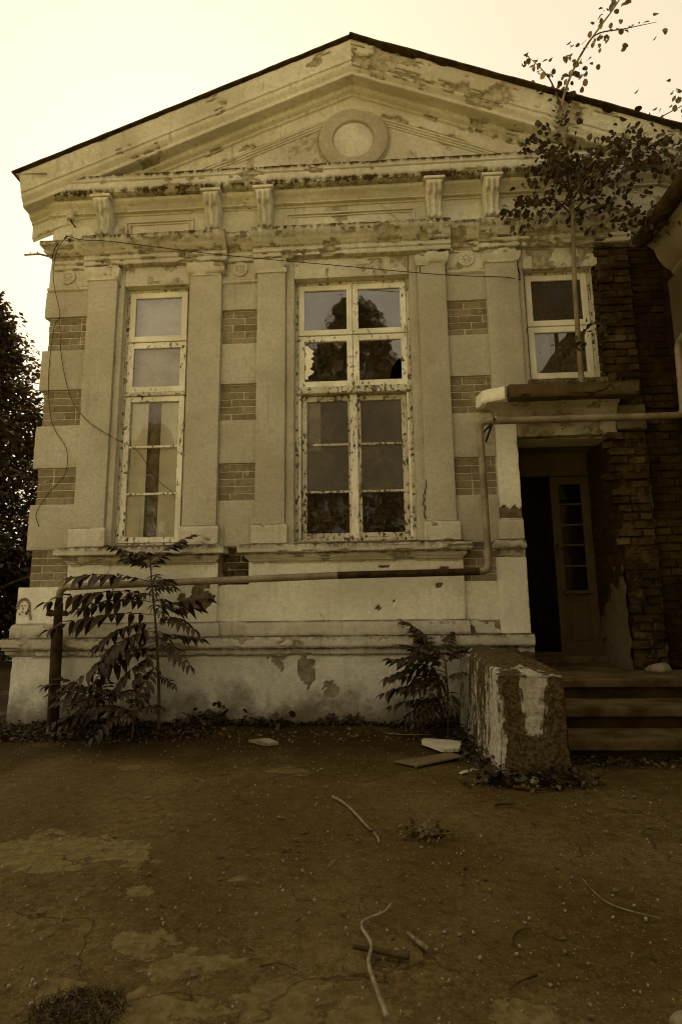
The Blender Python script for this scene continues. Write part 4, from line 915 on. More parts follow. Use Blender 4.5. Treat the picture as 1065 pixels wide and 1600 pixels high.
# ------------------------------------------------------------------ vegetation
def npmesh(name, V, F):
    me = bpy.data.meshes.new(name); n = len(V); m, k = F.shape
    me.vertices.add(n); me.vertices.foreach_set('co', np.ascontiguousarray(V, dtype=np.float32).ravel())
    me.loops.add(m*k); me.loops.foreach_set('vertex_index', np.ascontiguousarray(F, dtype=np.int32).ravel())
    me.polygons.add(m); me.polygons.foreach_set('loop_start', np.arange(0, m*k, k, dtype=np.int32))
    me.update(calc_edges=True); me.validate(); return me
def scatter(T, TF, C, Sz, dirs=None, droop=0.0):
    """copies of a template leaf (T verts, TF faces) at points C with random turns, as one mesh"""
    n = len(C); q = rng.normal(size=(n, 4)); q /= np.linalg.norm(q, axis=1)[:, None]
    if dirs is not None:
        yawr = rng.uniform(0, 2*np.pi, n); tl = rng.normal(droop, 0.5, n); rl = rng.normal(0, 0.5, n)
        Rm = np.zeros((n, 3, 3)); cy, sy, ct, st, cr, sr = np.cos(yawr), np.sin(yawr), np.cos(tl), np.sin(tl), np.cos(rl), np.sin(rl)
        ex = np.stack([cy*ct, sy*ct, -st], 1); ey = np.stack([-sy, cy, np.zeros(n)], 1); ez = np.cross(ex, ey)
        ey2 = ey*cr[:, None]+ez*sr[:, None]; ez2 = np.cross(ex, ey2); Rm[:, :, 0] = ex; Rm[:, :, 1] = ey2; Rm[:, :, 2] = ez2
    else:
        w, x, y, z = q.T
        Rm = np.stack([np.stack([1-2*(y*y+z*z), 2*(x*y-z*w), 2*(x*z+y*w)], 1), np.stack([2*(x*y+z*w), 1-2*(x*x+z*z), 2*(y*z-x*w)], 1), np.stack([2*(x*z-y*w), 2*(y*z+x*w), 1-2*(x*x+y*y)], 1)], 1)
    V = np.einsum('nij,kj->nki', Rm, T)*Sz[:, None, None]+C[:, None, :]
    k = len(T); F = (TF[None]+np.arange(n)[:, None, None]*k).reshape(-1, TF.shape[1]); return V.reshape(-1, 3), F
LEAF4 = np.array([[0, 0, 0], [0.45, 0.32, 0.08], [1, 0, -0.05], [0.45, -0.32, 0.08]]); LEAF4F = np.array([[0, 1, 2, 3]])

# pinnate leaf (compound leaf of the tree-of-heaven): rachis and leaflets, along +x, arching
def frond(L=0.6, pairs=10, droop=0.35, lw=0.040, ll=0.125, seed=0):
    r_ = random.Random(seed); mb = MB(); P_ = []
    for i in range(pairs*2+3):
        t = i/(pairs*2+2); P_.append(Vector((L*t*(1-0.12*droop*t), 0.02*math.sin(t*3+seed), L*(0.22*t-droop*t*t))))
    mb.tube(P_, [0.0035*(1-0.75*i/len(P_)) for i in range(len(P_))], 4)
    def leaflet(b, d, nrm, s, w):
        d = d.normalized(); sd = d.cross(nrm).normalized(); up_ = sd.cross(d)
        pts = [b, b+d*s*0.22+sd*w*0.85+up_*0.006, b+d*s*0.55+sd*w*0.75-up_*0.004, b+d*s-up_*0.03*s/0.1, b+d*s*0.55-sd*w*0.75-up_*0.004, b+d*s*0.22-sd*w*0.85+up_*0.006, b+d*s*0.25-up_*0.004, b+d*s*0.58-up_*0.010]
        mb.add([tuple(p) for p in pts], [(0, 1, 6), (1, 2, 7, 6), (2, 3, 7), (0, 6, 5), (6, 7, 4, 5), (7, 3, 4)])
    for i in range(pairs):
        k = 3+i*2 if 3+i*2 < len(P_)-1 else len(P_)-2; b = P_[k]; tg = (P_[k+1]-P_[k-1]).normalized(); t = i/pairs
        for sgn in (-1, 1):
            sd = Vector((0, sgn, 0)); d = sd*r_.uniform(0.7, 1.0)+tg*(0.35+0.35*t+r_.uniform(-0.15, 0.15))+Vector((0, 0, r_.uniform(-0.85, 0.1)))
            n_ = Vector((r_.uniform(-0.3, 0.3), 0.35*sgn, 1)); sc = (0.75+0.5*math.sin(math.pi*min(1, t*0.9+0.12)))*r_.uniform(0.85, 1.15)
            leaflet(b, d, n_, ll*sc, lw*sc*0.72)
    leaflet(P_[-1], P_[-1]-P_[-2], Vector((0, 0.1, 1)), ll*0.8, lw*0.6)
    me = mesh('frond', mb.v, mb.f); me.materials.append(M['leaf_ail']); return me
FR = [frond(0.70, 9, 0.26, seed=1), frond(0.62, 8, 0.42, seed=2), frond(0.55, 7, 0.22, seed=3), frond(0.78, 10, 0.30, seed=4), frond(0.42, 6, 0.5, seed=5)]
def put_frond(root, loc, yaw_, tilt, sc, k=None, roll=0.0):
    o = bpy.data.objects.new('frond', FR[random.randrange(5) if k is None else k]); COL.objects.link(o)
    o.location = loc; o.rotation_euler = (roll, -tilt, yaw_); o.scale = (sc, sc, sc); o.parent = root; o.matrix_parent_inverse = PINV(root)
# tall sapling by the narrow window
sap = empty('ailanthus_sapling', 'tall tree-of-heaven sapling with drooping pinnate leaves below the narrow window', 'sapling', (-1.97, -0.36, 0))
st = smooth_pts([(-1.97, -0.36, -0.03), (-1.99, -0.36, 0.4), (-2.03, -0.36, 0.85), (-2.08, -0.35, 1.2), (-2.13, -0.34, 1.56)], 5)
mb = MB(); mb.tube(st, [0.016-0.010*i/len(st) for i in range(len(st))], 8); mb.build('stem', 'bark', sap, 1.0)
def stem_at(z):
    for a, b in zip(st[:-1], st[1:]):
        if a.z <= z <= b.z: return a.lerp(b, (z-a.z)/(b.z-a.z))
    return st[-1]
PI = math.pi
for z, yw, tl, sc, k in [(1.36, PI*1.0, 0.12, 1.15, 0), (1.24, PI*1.02, 0.0, 1.25, 3), (1.16, PI*0.97, -0.03, 1.22, 0), (1.05, PI*1.03, -0.02, 1.25, 3), (0.98, PI*1.07, -0.18, 1.0, 1), (0.90, PI*1.0, -0.32, 1.1, 1), (0.82, PI*1.10, -0.48, 1.05, 0),
        (1.56, PI*1.05, 0.35, 0.75, 2), (1.56, PI*0.12, 0.62, 0.85, 2), (1.54, PI*1.5, 0.5, 0.6, 4), (1.5, PI*1.3, 0.5, 0.7, 4), (1.46, PI*1.75, 0.35, 0.65, 2), (1.55, PI*0.7, 0.7, 0.6, 4), (1.30, PI*1.6, 0.1, 0.7, 4), (1.22, PI*1.45, 0.0, 0.75, 2),
        (1.10, -0.05, 0.12, 1.0, 2), (1.02, -0.35, -0.05, 0.85, 1), (1.33, -0.3, 0.3, 0.6, 4), (1.18, -0.6, 0.1, 0.7, 4), (0.86, -0.15, -0.05, 0.85, 2), (0.80, -0.5, -0.25, 0.8, 1), (0.70, PI*1.15, -0.5, 0.9, 1), (0.72, PI*1.3, -0.5, 0.85, 4), (0.62, PI*1.45, -0.6, 0.8, 1), (0.5, -0.3, -0.2, 0.5, 4), (0.58, PI*1.05, -0.5, 0.7, 4)]:
    put_frond(sap, stem_at(z), yw+random.uniform(-0.1, 0.1), tl+random.uniform(-0.06, 0.06), sc, k, random.uniform(-0.35, 0.35))
for z, yw, tl, sc, k in [(1.48, PI*0.9, 0.55, 0.65, 4), (1.40, PI*1.7, 0.1, 0.6, 4), (1.28, -0.4, 0.25, 0.6, 4), (1.14, PI*1.7, 0.0, 0.65, 4), (0.94, PI*1.2, -0.35, 0.95, 1), (0.78, PI*1.05, -0.55, 1.0, 0), (0.90, -0.7, -0.1, 0.7, 4), (1.06, -0.15, 0.05, 0.85, 2)]:
    put_frond(sap, stem_at(z), yw+random.uniform(-0.1, 0.1), tl+random.uniform(-0.06, 0.06), sc, k, random.uniform(-0.5, 0.5))
# low seedlings
def clump(label, base, specs, h=0.25):
    e = empty('ailanthus_seedling', label, 'seedling', base, 'tree-of-heaven seedlings at the foot of the wall'); x, y, z = base
    mb = MB(); mb.tube([(x, y, -0.03), (x+0.01, y, h*0.6), (x, y-0.01, h)], [0.010, 0.008, 0.005], 6); mb.build('stem', 'bark', e, 1.0)
    for (zz, yw, tl, sc) in specs: put_frond(e, (x, y, zz), yw, tl, sc, None, random.uniform(-0.4, 0.4))
clump('bushy tree-of-heaven seedling crowding the ground beside the rusty pipe sleeve', (-2.42, -0.42, 0), [(0.30, PI*a, t, s) for a, t, s in ((0.95, 0.25, 0.9), (1.1, 0.45, 0.85), (1.25, 0.2, 0.9), (1.45, 0.1, 0.8), (1.65, 0.3, 0.7), (1.85, 0.4, 0.7), (0.7, 0.6, 0.6), (1.0, -0.05, 0.9), (1.35, -0.1, 0.8), (1.55, 0.6, 0.6))], 0.32)
clump('low tree-of-heaven seedling spreading leaves over the asphalt edge', (-2.12, -0.60, 0), [(0.22, PI*a, t, s) for a, t, s in ((1.0, 0.1, 0.8), (1.2, 0.05, 0.85), (1.42, 0.0, 0.85), (1.6, 0.15, 0.75), (1.8, 0.2, 0.7), (0.1, 0.35, 0.6), (0.6, 0.6, 0.6), (1.3, 0.4, 0.7))], 0.24)
clump('tree-of-heaven seedling reaching out from behind the parapet block', (0.60, -0.42, 0), [(zz, PI*a, t, s) for zz, a, t, s in ((0.52, 1.0, 0.22, 0.95), (0.50, 1.08, 0.0, 0.9), (0.42, 1.0, -0.1, 0.85), (0.45, 1.2, 0.1, 0.8), (0.56, 0.9, 0.5, 0.7), (0.6, 1.3, 0.55, 0.75), (0.62, 0.4, 0.8, 0.7), (0.6, 0.1, 0.85, 0.6), (0.4, 1.4, 0.1, 0.7), (0.35, 1.1, -0.35, 0.7), (0.35, 1.5, -0.1, 0.7), (0.62, 0.75, 0.7, 0.8), (0.3, 1.25, -0.2, 0.7), (0.55, 1.05, 0.5, 0.8), (0.6, 1.7, 0.7, 0.6), (0.58, 1.15, 0.35, 0.8), (0.52, 0.97, 0.1, 0.9), (0.48, 1.35, 0.25, 0.7), (0.3, 1.0, -0.1, 0.75), (0.25, 1.15, 0.0, 0.7), (0.22, 1.3, 0.1, 0.65), (0.2, 1.5, 0.15, 0.6), (0.62, 1.0, 0.75, 0.7), (0.62, 0.85, 0.3, 0.7), (0.4, 0.9, 0.2, 0.7), (0.28, 0.95, 0.15, 0.7), (0.45, 1.6, 0.3, 0.6))], 0.64)

# ground cover at the wall foot
def weeds():
    C = []; Z = []
    for _ in range(9000):
        x = random.uniform(-4.4, 1.0); edge = -0.12-0.32*abs(fbm(x*1.3, 2, 3))-(0.55*sstep(-1.5, -2.6, x)); y = random.uniform(edge, -0.03); 
        if x > 0.72 and y > -1.6: x = random.uniform(0.3, 0.74)
        if random.random() < 0.3: x = random.uniform(-3.3, -1.4)
        hmax = (0.03+0.22*max(0, fbm(x*2.2, 5, 1)+0.15))*(1-0.6*abs(y)); 
        C.append((x, y, 0.01+random.random()**1.6*max(0.03, hmax)))
    for _ in range(900):
        a = random.uniform(0, 1); x, y = (random.uniform(0.62, 0.78), random.uniform(-1.85, -0.3)) if a < 0.55 else (random.uniform(0.7, 1.25), random.uniform(-1.95, -1.77)); C.append((x, y, 0.01+random.random()**2*0.10))
    C = np.array(C); sz = rng.uniform(0.02, 0.055, len(C)); V, F = scatter(LEAF4, LEAF4F, C, sz, True, 0.1)
    o = link('weeds', npmesh('weeds', V, F), 'leaf_weed'); o['kind'] = 'stuff'; tag(o, 'dark weeds and creeping ground cover along the foot of the wall', 'weeds')
    # thin dry stalks
    mb = MB()
    for _ in range(70):
        x = random.gauss(-0.25, 0.30) if random.random() < 0.7 else random.uniform(-1.7, 0.5); y = random.uniform(-0.18, -0.06); h = random.uniform(0.08, 0.30); dx = random.gauss(0, 0.10)
        mb.tube([(x, y, 0), (x+dx*0.4, y-0.01, h*0.6), (x+dx, y-0.03, h)], [0.0016, 0.0012, 0.0006], 3, False)
    o = mb.build('dry_stalks', 'stick'); o['kind'] = 'stuff'; tag(o, 'thin dry grass stalks against the plinth', 'grass')
weeds()
def ivy(label, x, y, n, h):
    e = empty('ivy_plant', label, 'plant', (x, y, 0), 'small leafy plants at the plinth')
    L5 = [(0, 0), (0.25, 0.42), (0.55, 0.30), (0.72, 0.42), (1.0, 0.0), (0.72, -0.42), (0.55, -0.30), (0.25, -0.42)]
    mb = MB(); 
    for i in range(n):
        a = random.uniform(0, 6.28); q = Vector((x+random.gauss(0, 0.09), y-random.random()*0.10, random.uniform(0.05, h))); mb.tube([(x, y, 0), (q.x*0.5+x*0.5, q.y*0.5+y*0.5, q.z*0.75), q], 0.0018, 3, False)
    mb.build('stem', 'bark', e)
    for i in range(n):
        me_v = []; s = random.uniform(0.05, 0.085); q = Vector((x+random.gauss(0, 0.09), y-random.random()*0.12, random.uniform(0.05, h))); m = Matrix.Rotation(random.uniform(0, 6.28), 3, 'Z') @ Matrix.Rotation(random.uniform(0.2, 1.3), 3, 'Y')
        b2 = MB(); b2.add([tuple(q+m @ Vector((u*s, w*s, -0.05*s*abs(w)*4))) for u, w in L5], [(0, 1, 2, 4), (2, 3, 4), (0, 4, 6, 7), (4, 5, 6)]); b2.build('leaf', 'leaf_weed', e)
ivy('small ivy-leaved plant against the middle of the plinth', -0.92, -0.14, 12, 0.16); ivy('leafy weed against the plinth right of the tall sapling', -1.48, -0.14, 16, 0.26)
ivy('vine clump on the ground at the foot of the tall sapling', -1.72, -0.22, 18, 0.18); ivy('plant sprouting at the front corner of the parapet block', 0.72, -1.80, 14, 0.16)

# young aspen rooted on the canopy ledge over the door
asp = empty('aspen_sapling', 'young round-leaved tree growing from the ledge above the doorway', 'tree', (2.08, -0.15, 3.24))
TR = smooth_pts([(2.085, -0.15, 3.22), (2.08, -0.16, 3.6), (2.08, -0.2, 4.4), (2.10, -0.25, 5.08), (2.07, -0.3, 5.63), (2.04, -0.35, 6.2), (2.25, -0.4, 6.75), (2.64, -0.45, 7.29), (2.88, -0.5, 7.65)], 6)
mb = MB(); mb.tube(TR, [0.030-0.026*i/len(TR) for i in range(len(TR))], 8); mb.build('trunk', 'bark_pale', asp, 1.0)
BR = [([(2.11, -.22, 5.1), (2.32, -.32, 5.24), (2.65, -.41, 5.41), (2.95, -.51, 5.51), (3.15, -.6, 5.55)], 80), ([(2.10, -.25, 5.38), (2.46, -.24, 5.78), (2.81, -.23, 5.99), (3.34, -.21, 6.28), (3.52, -.2, 6.39)], 85),
      ([(2.11, -.22, 5.25), (1.96, -.31, 5.52), (1.81, -.41, 5.67), (1.72, -.5, 5.74)], 55), ([(2.10, -.22, 5.07), (1.86, -.35, 5.17), (1.63, -.47, 5.02), (1.47, -.6, 4.87)], 75), ([(2.06, -.32, 6.19), (1.98, -.31, 6.55), (1.88, -.31, 6.74), (1.73, -.3, 6.94)], 34),
      ([(2.10, -.22, 5.03), (2.31, -.31, 5.08), (2.57, -.41, 4.93), (2.82, -.5, 4.79)], 95), ([(2.25, -.4, 6.75), (2.39, -.5, 6.9), (2.64, -.6, 6.84), (2.9, -.7, 6.78)], 22), ([(2.09, -.25, 5.68), (1.88, -.17, 5.66), (1.68, -.1, 5.91)], 40),
      ([(2.08, -.17, 3.61), (2.14, -.23, 3.79), (2.24, -.29, 3.82), (2.27, -.35, 3.69)], 30), ([(2.08, -.17, 3.61), (1.97, -.23, 3.62), (1.82, -.3, 3.5)], 18),
      ([(2.10, -.25, 5.2), (2.2, -.5, 5.3), (2.15, -.75, 5.2), (2.25, -.95, 5.1)], 60), ([(2.08, -.28, 5.5), (2.3, -.5, 5.55), (2.6, -.62, 5.5), (2.85, -.7, 5.3)], 70), ([(2.10, -.22, 5.1), (2.0, -.45, 5.35), (1.85, -.6, 5.4), (1.7, -.7, 5.25)], 55), ([(2.09, -.24, 5.3), (2.35, -.25, 5.5), (2.6, -.3, 5.7), (2.7, -.35, 5.95)], 45)]
lp = []
for pts, n in BR:
    sp_ = smooth_pts(pts, 6); mb = MB(); mb.tube(sp_, [0.011-0.009*i/len(sp_) for i in range(len(sp_))], 6); mb.build('branch', 'bark', asp, 1.0)
    for _ in range(int(n*(1.9 if pts[-1][2] < 6.2 and pts[0][2] > 4.5 else 1.0))):
        t = random.random()**0.7; q = sp_[min(len(sp_)-1, 2+int(t*(len(sp_)-2)))]; sprd = 0.10 if n > 40 else 0.075
        lp.append(Vector((random.gauss(q.x, sprd), random.gauss(q.y, sprd), random.gauss(q.z-0.02, sprd*0.9))))
for _ in range(115):
    i = random.randrange(int(len(TR)*0.60), len(TR)); q = TR[i]; s = 0.085; lp.append(Vector((random.gauss(q.x, s), random.gauss(q.y, s), random.gauss(q.z, s))))
for _ in range(40):
    i = random.randrange(int(len(TR)*0.44), int(len(TR)*0.62)); q = TR[i]; s = 0.12; lp.append(Vector((random.gauss(q.x, s), random.gauss(q.y-0.05, s), random.gauss(q.z, s))))
def round_leaf(k):
    n = 9; v = [(0, 0, 0)]; f = []
    for i in range(n):
        a = 2*PI*i/n; r_ = 0.5*(1+0.06*math.cos(a*3+k)); v.append((0.5+r_*math.cos(a)*(1.05 if abs(a-0) > 0.3 else 1.18), r_*0.9*math.sin(a), 0.08*math.cos(2*a+k)))
    v[0] = (0.5, 0, -0.04); f = [(0, 1+i, 1+(i+1) % n) for i in range(n)]
    v += [(-0.02, 0.012, 0.0), (-0.02, -0.012, 0.0), (-0.55, 0.0, 0.15)]; f.append((n+1, n+2, n+3))
    return v, f
RL = []
for k in range(4):
    v, f = round_leaf(k); me = mesh('leaf', v, f); me.materials.append(M['leaf_pop']); RL.append(me)
lp.sort(key=lambda p: p.z, reverse=True); rest = []
for i, q in enumerate(lp):
    rx = (random.uniform(-0.6, 0.6), random.uniform(0.2, 1.5), random.uniform(0, 6.28)); s = random.uniform(0.038, 0.068)
    if i < 300:
        o = bpy.data.objects.new('leaf', RL[i % 4]); COL.objects.link(o); o.location = q; o.rotation_euler = rx; o.scale = (s, s, s); o.parent = asp; o.matrix_parent_inverse = PINV(asp)
    else:
        from mathutils import Euler
        m = Euler(rx).to_matrix()*s; v, f = round_leaf(i); b = len(rest); rest.append(([tuple(q+m @ Vector(p)) for p in v], f))
mb = MB()
for v, f in rest: mb.add(v, f)
o = mb.build('foliage', 'leaf_pop', asp); o['kind'] = 'stuff'

# large trees: a tapered trunk with limbs and a crown of leaf clumps
def tree_mesh(h, rw, seed, nclump, per, lo=0.22, leaf=0.16):
    r_ = random.Random(seed); mb = MB()
    tr = smooth_pts([(0, 0, -0.1), (r_.uniform(-.1, .1), r_.uniform(-.1, .1), h*0.3), (r_.uniform(-.3, .3), r_.uniform(-.3, .3), h*0.6), (r_.uniform(-.3, .3), r_.uniform(-.3, .3), h*0.93)], 6)
    mb.tube(tr, [0.20*(1-0.93*i/(len(tr)-1))*h/8 for i in range(len(tr))], 10); limbs = []
    for i in range(16):
        k = int(len(tr)*(lo+0.05+0.6*i/16)); a = i*2.4+r_.uniform(-.4, .4); L = rw*r_.uniform(0.6, 1.0); p = tr[min(k, len(tr)-1)]
        q = [p, p+Vector((math.cos(a)*L*0.5, math.sin(a)*L*0.5, L*0.35)), p+Vector((math.cos(a)*L, math.sin(a)*L, L*0.55+r_.uniform(-.3, .3)))]
        sp_ = smooth_pts(q, 4); mb.tube(sp_, [0.05*h/8*(1-0.85*j/len(sp_)) for j in range(len(sp_))], 6); limbs.append(sp_)
    trunk = mesh('trunk', mb.v, mb.f, 1.2)
    C = []
    while len(C) < nclump:
        z = r_.uniform(lo, 1.0); prof = math.sin(PI*min(1, ((z-lo)/(1-lo))**0.75*0.94+0.06))**0.75; a = r_.uniform(0, 2*PI); rr = rw*prof*math.sqrt(r_.uniform(0.12, 1.0))*(0.85+0.3*noise.noise((math.cos(a)*1.5+seed, math.sin(a)*1.5, z*4)))
        C.append((rr*math.cos(a), rr*math.sin(a), z*h))
    C = np.array(C); cr = rng.uniform(0.22, 0.5, nclump)*rw/2.4
    D = rng.normal(size=(nclump, per, 3)); D /= np.linalg.norm(D, axis=2)[..., None]; D *= rng.uniform(0.3, 1.0, (nclump, per, 1))**0.6; D[..., 2] *= 0.7
    Pp = (C[:, None]+D*cr[:, None, None]).reshape(-1, 3); V, F = scatter(LEAF4, LEAF4F, Pp, rng.uniform(0.6, 1.2, len(Pp))*leaf, True, 0.3)
    return trunk, npmesh('crown', V, F)
def plant_tree(ms, loc, rz, sc, label, group, name='broadleaf_tree'):
    e = empty(name, label, 'tree', loc, group); e.rotation_euler = (0, 0, rz); e.scale = (sc, sc, sc)
    t_ = link('trunk', ms[0], 'bark' if not ms[0].materials else None); t_.parent = e; c_ = link('crown', ms[1], 'leaf_tree' if not ms[1].materials else None); c_.parent = e
T1 = tree_mesh(8.6, 2.7, 3, 620, 56, 0.08, 0.15); T2 = tree_mesh(9.2, 3.1, 5, 620, 56, 0.08, 0.16)
plant_tree(T1, (-8.9, 6.0, 0), 0.3, 0.96, 'dense leafy tree with low branches just beyond the building corner', 'trees beyond the building')
plant_tree(T2, (-7.2, 9.2, 0), 1.7, 0.93, 'broad tree whose crown rises behind the building corner', 'trees beyond the building')
plant_tree(T2, (-11.6, 8.5, 0), 3.9, 1.05, 'tall tree behind the garden fence further along', 'trees beyond the building')
# trees across the yard: the window panes mirror them
T3 = tree_mesh(11.0, 3.2, 9, 420, 44, 0.10, 0.24)
for i, (x, y, s) in enumerate(((-0.7, -14.5, 1.14), (5.2, -19.5, 1.0), (-11.0, -22.0, 0.95))):
    plant_tree(T3, (x, y, 0), i*1.3, s, ('tall dense tree across the yard mirrored in the wide window', 'tree across the yard facing the doorway', 'lone tree across the yard mirrored in the narrow window')[i], 'trees across the yard')

T4 = tree_mesh(2.6, 1.9, 21, 260, 46, 0.03, 0.11)
for x, y, lab in ((-9.6, 8.4, 'rounded dark shrub behind the picket fence'), (-7.4, 8.2, 'dense shrub under the trees behind the fence'), (-5.6, 8.8, 'shrub tucked behind the building corner')):
    plant_tree(T4, (x, y, 0), x, 1.0, lab, 'shrubs behind the fence', 'shrub')
# garden fence beyond the corner
fe = empty('picket_fence', 'dark picket fence under the trees beyond the corner', 'fence', (-7.6, 7.0, 0))
for k in range(34):
    x = -10.0+k*0.14; mb = MB(); mb.box(x, x+0.095, 6.98+0.01*random.random(), 7.01, 0.05, 1.42+random.uniform(-0.05, 0.05), 0.006); mb.build('picket', 'fence', fe)
for z in (0.35, 1.15):
    mb = MB(); mb.box(-10.1, -5.2, 7.012, 7.06, z, z+0.08); mb.build('rail', 'fence', fe)
mb = MB(); mb.box(-9.0, -8.88, 1.6, 6.6, -0.05, 0.14, 0.02); tag(mb.build('kerb', 'concrete'), 'pale concrete kerb running back beside the building', 'kerb')

# ------------------------------------------------------------------ litter on the ground
def gz(x, y): return 0.006
def stick(label, pts, r, mat='stick', z=0.0):
    p3 = [(x, y, r*0.9+gz(x, y)+z) for x, y in pts]; sp_ = smooth_pts(p3, 5); n = len(sp_)
    mb = MB(); mb.tube([p+Vector((0.3*r*fbm(i*.7, 1, r*99), 0.3*r*fbm(i*.7, 4, r*99), 0)) for i, p in enumerate(sp_)], [r*(1-0.45*i/n)*(1+0.18*fbm(i*0.9, 3, r*70)) for i in range(n)], 7)
    return tag(mb.build('stick', mat, None, 1.0), label, 'stick')
stick('pale bare stick lying alone on the asphalt', [(-0.275, -2.147), (-0.21, -2.245), (-0.143, -2.397), (-0.062, -2.622), (-0.021, -2.726), (-0.009, -2.801)], 0.008, 'stick_pale')
stick('long crooked pale stick lying over a thick branch piece', [(0.007, -3.99), (-0.018, -3.886), (-0.045, -3.758), (-0.038, -3.653), (-0.069, -3.559), (-0.061, -3.511), (0.005, -3.455), (0.032, -3.398)], 0.0075, 'stick_pale', 0.012)
stick('thick dark branch piece under the crooked stick', [(0.081, -3.699), (0.03, -3.69), (-0.018, -3.676), (-0.097, -3.655)], 0.012, 'stick_dark')
stick('short thick twig with a broken end near the branch piece', [(0.144, -3.66), (0.11, -3.61), (0.081, -3.561)], 0.009, 'stick')
stick('long thin curved twig on the asphalt', [(0.961, -3.435), (0.88, -3.386), (0.824, -3.33), (0.802, -3.234), (0.799, -3.14)], 0.0035, 'stick')
stick('small dark hooked twig lying on the asphalt', [(0.415, -3.608), (0.434, -3.552), (0.467, -3.52), (0.501, -3.511)], 0.004, 'stick_dark')
stick('short dark twig in front of the parapet block', [(0.625, -2.27), (0.745, -2.246)], 0.007, 'stick_dark')
stick('forked dry twig on bare asphalt', [(0.449, -3.767), (0.389, -3.801), (0.353, -3.839)], 0.004, 'stick_dark')
stick('fine twig lying flat near a worn patch', [(-0.378, -3.755), (-0.322, -3.737), (-0.259, -3.766)], 0.003, 'stick_dark')
stick('long stick lying at the foot of the parapet block', [(0.80, -1.95), (0.95, -2.0), (1.12, -1.93)], 0.010, 'stick_dark')
stick('thin dead stem along the weeds below the sill', [(0.05, -0.42), (0.25, -0.47), (0.46, -0.46)], 0.005, 'stick_pale')
def sheet(name, label, outline, th, mat, z, tiltz=0.0, cat='board'):
    n = len(outline); cx = sum(p[0] for p in outline)/n
    top = [(x, y, z+th+tiltz*(x-cx)) for x, y in outline]; bot = [(x, y, z+tiltz*(x-cx)) for x, y in outline]
    mb = MB(); mb.add(bot+top, [tuple(range(n))[::-1], tuple(range(n, 2*n))]+[(i, (i+1) % n, n+(i+1) % n, n+i) for i in range(n)])
    return tag(mb.build(name, mat), label, cat)
sheet('fibreboard_sheet', 'dark damp board lying flat on the asphalt', [(0.10, -1.372), (0.26, -1.502), (0.599, -1.261), (0.537, -1.133), (0.34, -1.25)], 0.010, 'card', 0.012, 0.01)
def torn(label, outline, mat, z, n=40):
    P_ = [Vector((x, y, 0)) for x, y in outline]; out = []
    for i in range(len(P_)):
        a, b = P_[i], P_[(i+1) % len(P_)]
        for j in range(8): q = a.lerp(b, j/8); out.append((q.x+0.018*fbm(i*3+j*0.8, 2, 5), q.y+0.018*fbm(i*3+j*0.8, 7, 5)))
    return sheet('torn_cardboard', label, out, 0.022, mat, z, -0.02, 'cardboard')
torn('pale torn cardboard lying behind the dark board', [(0.335, -0.90), (0.36, -0.76), (0.66, -0.83), (0.60, -1.10), (0.47, -1.13)], 'card_pale', 0.02)
torn('flat grey scrap lying near the weeds', [(-1.074, -0.745), (-0.905, -0.878), (-0.807, -0.812), (-0.917, -0.674)], 'stone', 0.004)
def stone_mesh(seed, sub=2):
    bm = bmesh.new(); bmesh.ops.create_icosphere(bm, subdivisions=sub, radius=0.5)
    for v in bm.verts:
        d = 1+0.45*noise.noise(v.co*1.8+Vector((seed*3.1, 0, 0)))+0.15*noise.noise(v.co*5+Vector((seed, 1, 2))); v.co = Vector((v.co.x*d, v.co.y*d*0.8, v.co.z*d*0.62))
    me = bpy.data.meshes.new('stone'); bm.to_mesh(me); bm.free(); me.shade_smooth(); me.set_sharp_from_angle(angle=0.5); return me
for i, (x, y, z, s, lab) in enumerate(((0.86, -1.84, 0.03, 0.12, 'rounded stone at the left foot of the parapet block front'), (0.95, -1.87, 0.025, 0.08, 'small pale stone beside the rounded stone'), (2.60, -0.05, 0.50, 0.22, 'broken plaster chunk on the landing under the bare brick'), (2.95, -0.15, 0.54, 0.26, 'large rubble block at the far end of the landing'),
        (0.28, -2.70, 0.01, 0.05, 'small dark clod on the asphalt by the pale stick'), (-2.95, -0.42, 0.02, 0.09, 'stone lying in the weeds by the pipe sleeve'), (0.77, -3.95, 0.012, 0.055, 'dark stone at the edge of the asphalt'))):
    o = link('stone', stone_mesh(i), 'stone' if i != 4 else 'stick_dark'); o.location = (x, y, z); o.scale = (s, s, s); o.rotation_euler = (0, 0, i); tag(o, lab, 'stone')
def tuft(label, x, y, n, h, r):
    mb = MB()
    for _ in range(n):
        a = random.uniform(0, 6.28); q = r*math.sqrt(random.random()); bx_, by_ = x+q*math.cos(a)*1.5, y+q*math.sin(a); L = h*random.uniform(0.4, 1); a2 = random.uniform(0, 6.28); b_ = L*random.uniform(0.8, 2.2)
        mb.tube([(bx_, by_, -0.005), (bx_+b_*0.4*math.cos(a2), by_+b_*0.4*math.sin(a2), L*0.6), (bx_+b_*math.cos(a2), by_+b_*math.sin(a2), L*0.75)], [0.0016, 0.0012, 0.0004], 3, False)
    return tag(mb.build('grass_tuft', 'leaf_weed'), label, 'grass')
tuft('dark wiry grass tuft growing through the asphalt beside the worn patches', -0.84, -3.95, 520, 0.022, 0.09)
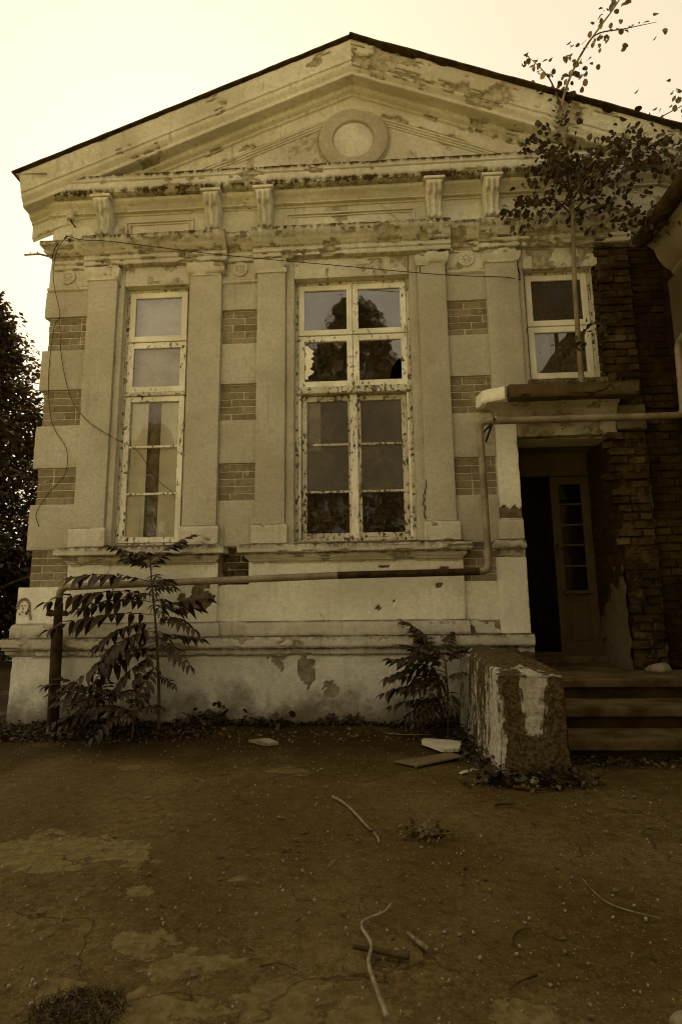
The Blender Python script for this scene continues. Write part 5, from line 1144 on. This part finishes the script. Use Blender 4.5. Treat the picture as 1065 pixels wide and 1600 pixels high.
for k_, (x, y, a) in enumerate(((0.56, -1.62, 0.3), (0.64, -1.55, 1.1))):
    q = [(x+0.035*math.cos(a+i*1.25)*random.uniform(0.6, 1.2), y+0.035*math.sin(a+i*1.25)*random.uniform(0.6, 1.2)) for i in range(5)]
    sheet('paper_scrap', ('crumpled pale scrap in front of the damp board', 'small pale scrap beside the parapet block')[k_], q, 0.006, 'card_pale', 0.008, 0.3, 'paper')
# gravel grains and fallen leaves
def gravel():
    ico = stone_mesh(50, 1); T = np.array([v.co[:] for v in ico.vertices]); TF = np.array([list(p.vertices) for p in ico.polygons])
    n = 8000; y = -4.7+4.4*rng.random(n)**1.5; x = rng.uniform(-3.4, 2.4, n)*np.clip((y+6.2)/4.5, 0.3, 1); keep = ~((x > 0.7) & (y > -1.8)); x, y = x[keep], y[keep]
    sz = 0.003+0.015*rng.random(len(x))**6; V, F = scatter(T, TF, np.stack([x, y, 0.004+sz*0.2], 1), sz)
    o = link('gravel', npmesh('gravel', V, F), 'stone'); o['kind'] = 'stuff'; tag(o, 'loose gravel grains scattered over the asphalt', 'gravel')
gravel()
def litter():
    C = []
    for _ in range(520): C.append((random.uniform(1.22, 3.0), -1.36-abs(random.gauss(0, 0.09)), 0.012+random.random()*0.03))
    for _ in range(520): C.append((random.uniform(-4.0, 0.7), -0.30-abs(random.gauss(0, 0.25)), 0.012+random.random()*0.012))
    for _ in range(160): C.append((random.uniform(-1.5, 1.5), random.uniform(-4, -1.4), 0.010))
    for _ in range(240): C.append((random.uniform(0.5, 1.35), -1.80-abs(random.gauss(0, 0.08)), 0.014+random.random()*0.02))
    for _ in range(260): C.append((random.uniform(1.6, 2.55), random.uniform(-0.22, 0.03), 3.25+random.random()*0.02))
    for _ in range(130): C.append((random.gauss(0.2, 0.06), random.gauss(-2.70, 0.05), 0.012+random.random()*0.02))
    C = np.array(C); V, F = scatter(LEAF4, LEAF4F, C, rng.uniform(0.012, 0.05, len(C)), True, 0.0)
    V[:, 2] = np.maximum(V[:, 2], 0.002); o = link('fallen_leaves', npmesh('fallen_leaves', V, F), 'litter'); o['kind'] = 'stuff'; tag(o, 'dry fallen leaves gathered at the steps and wall foot', 'leaves')
litter()
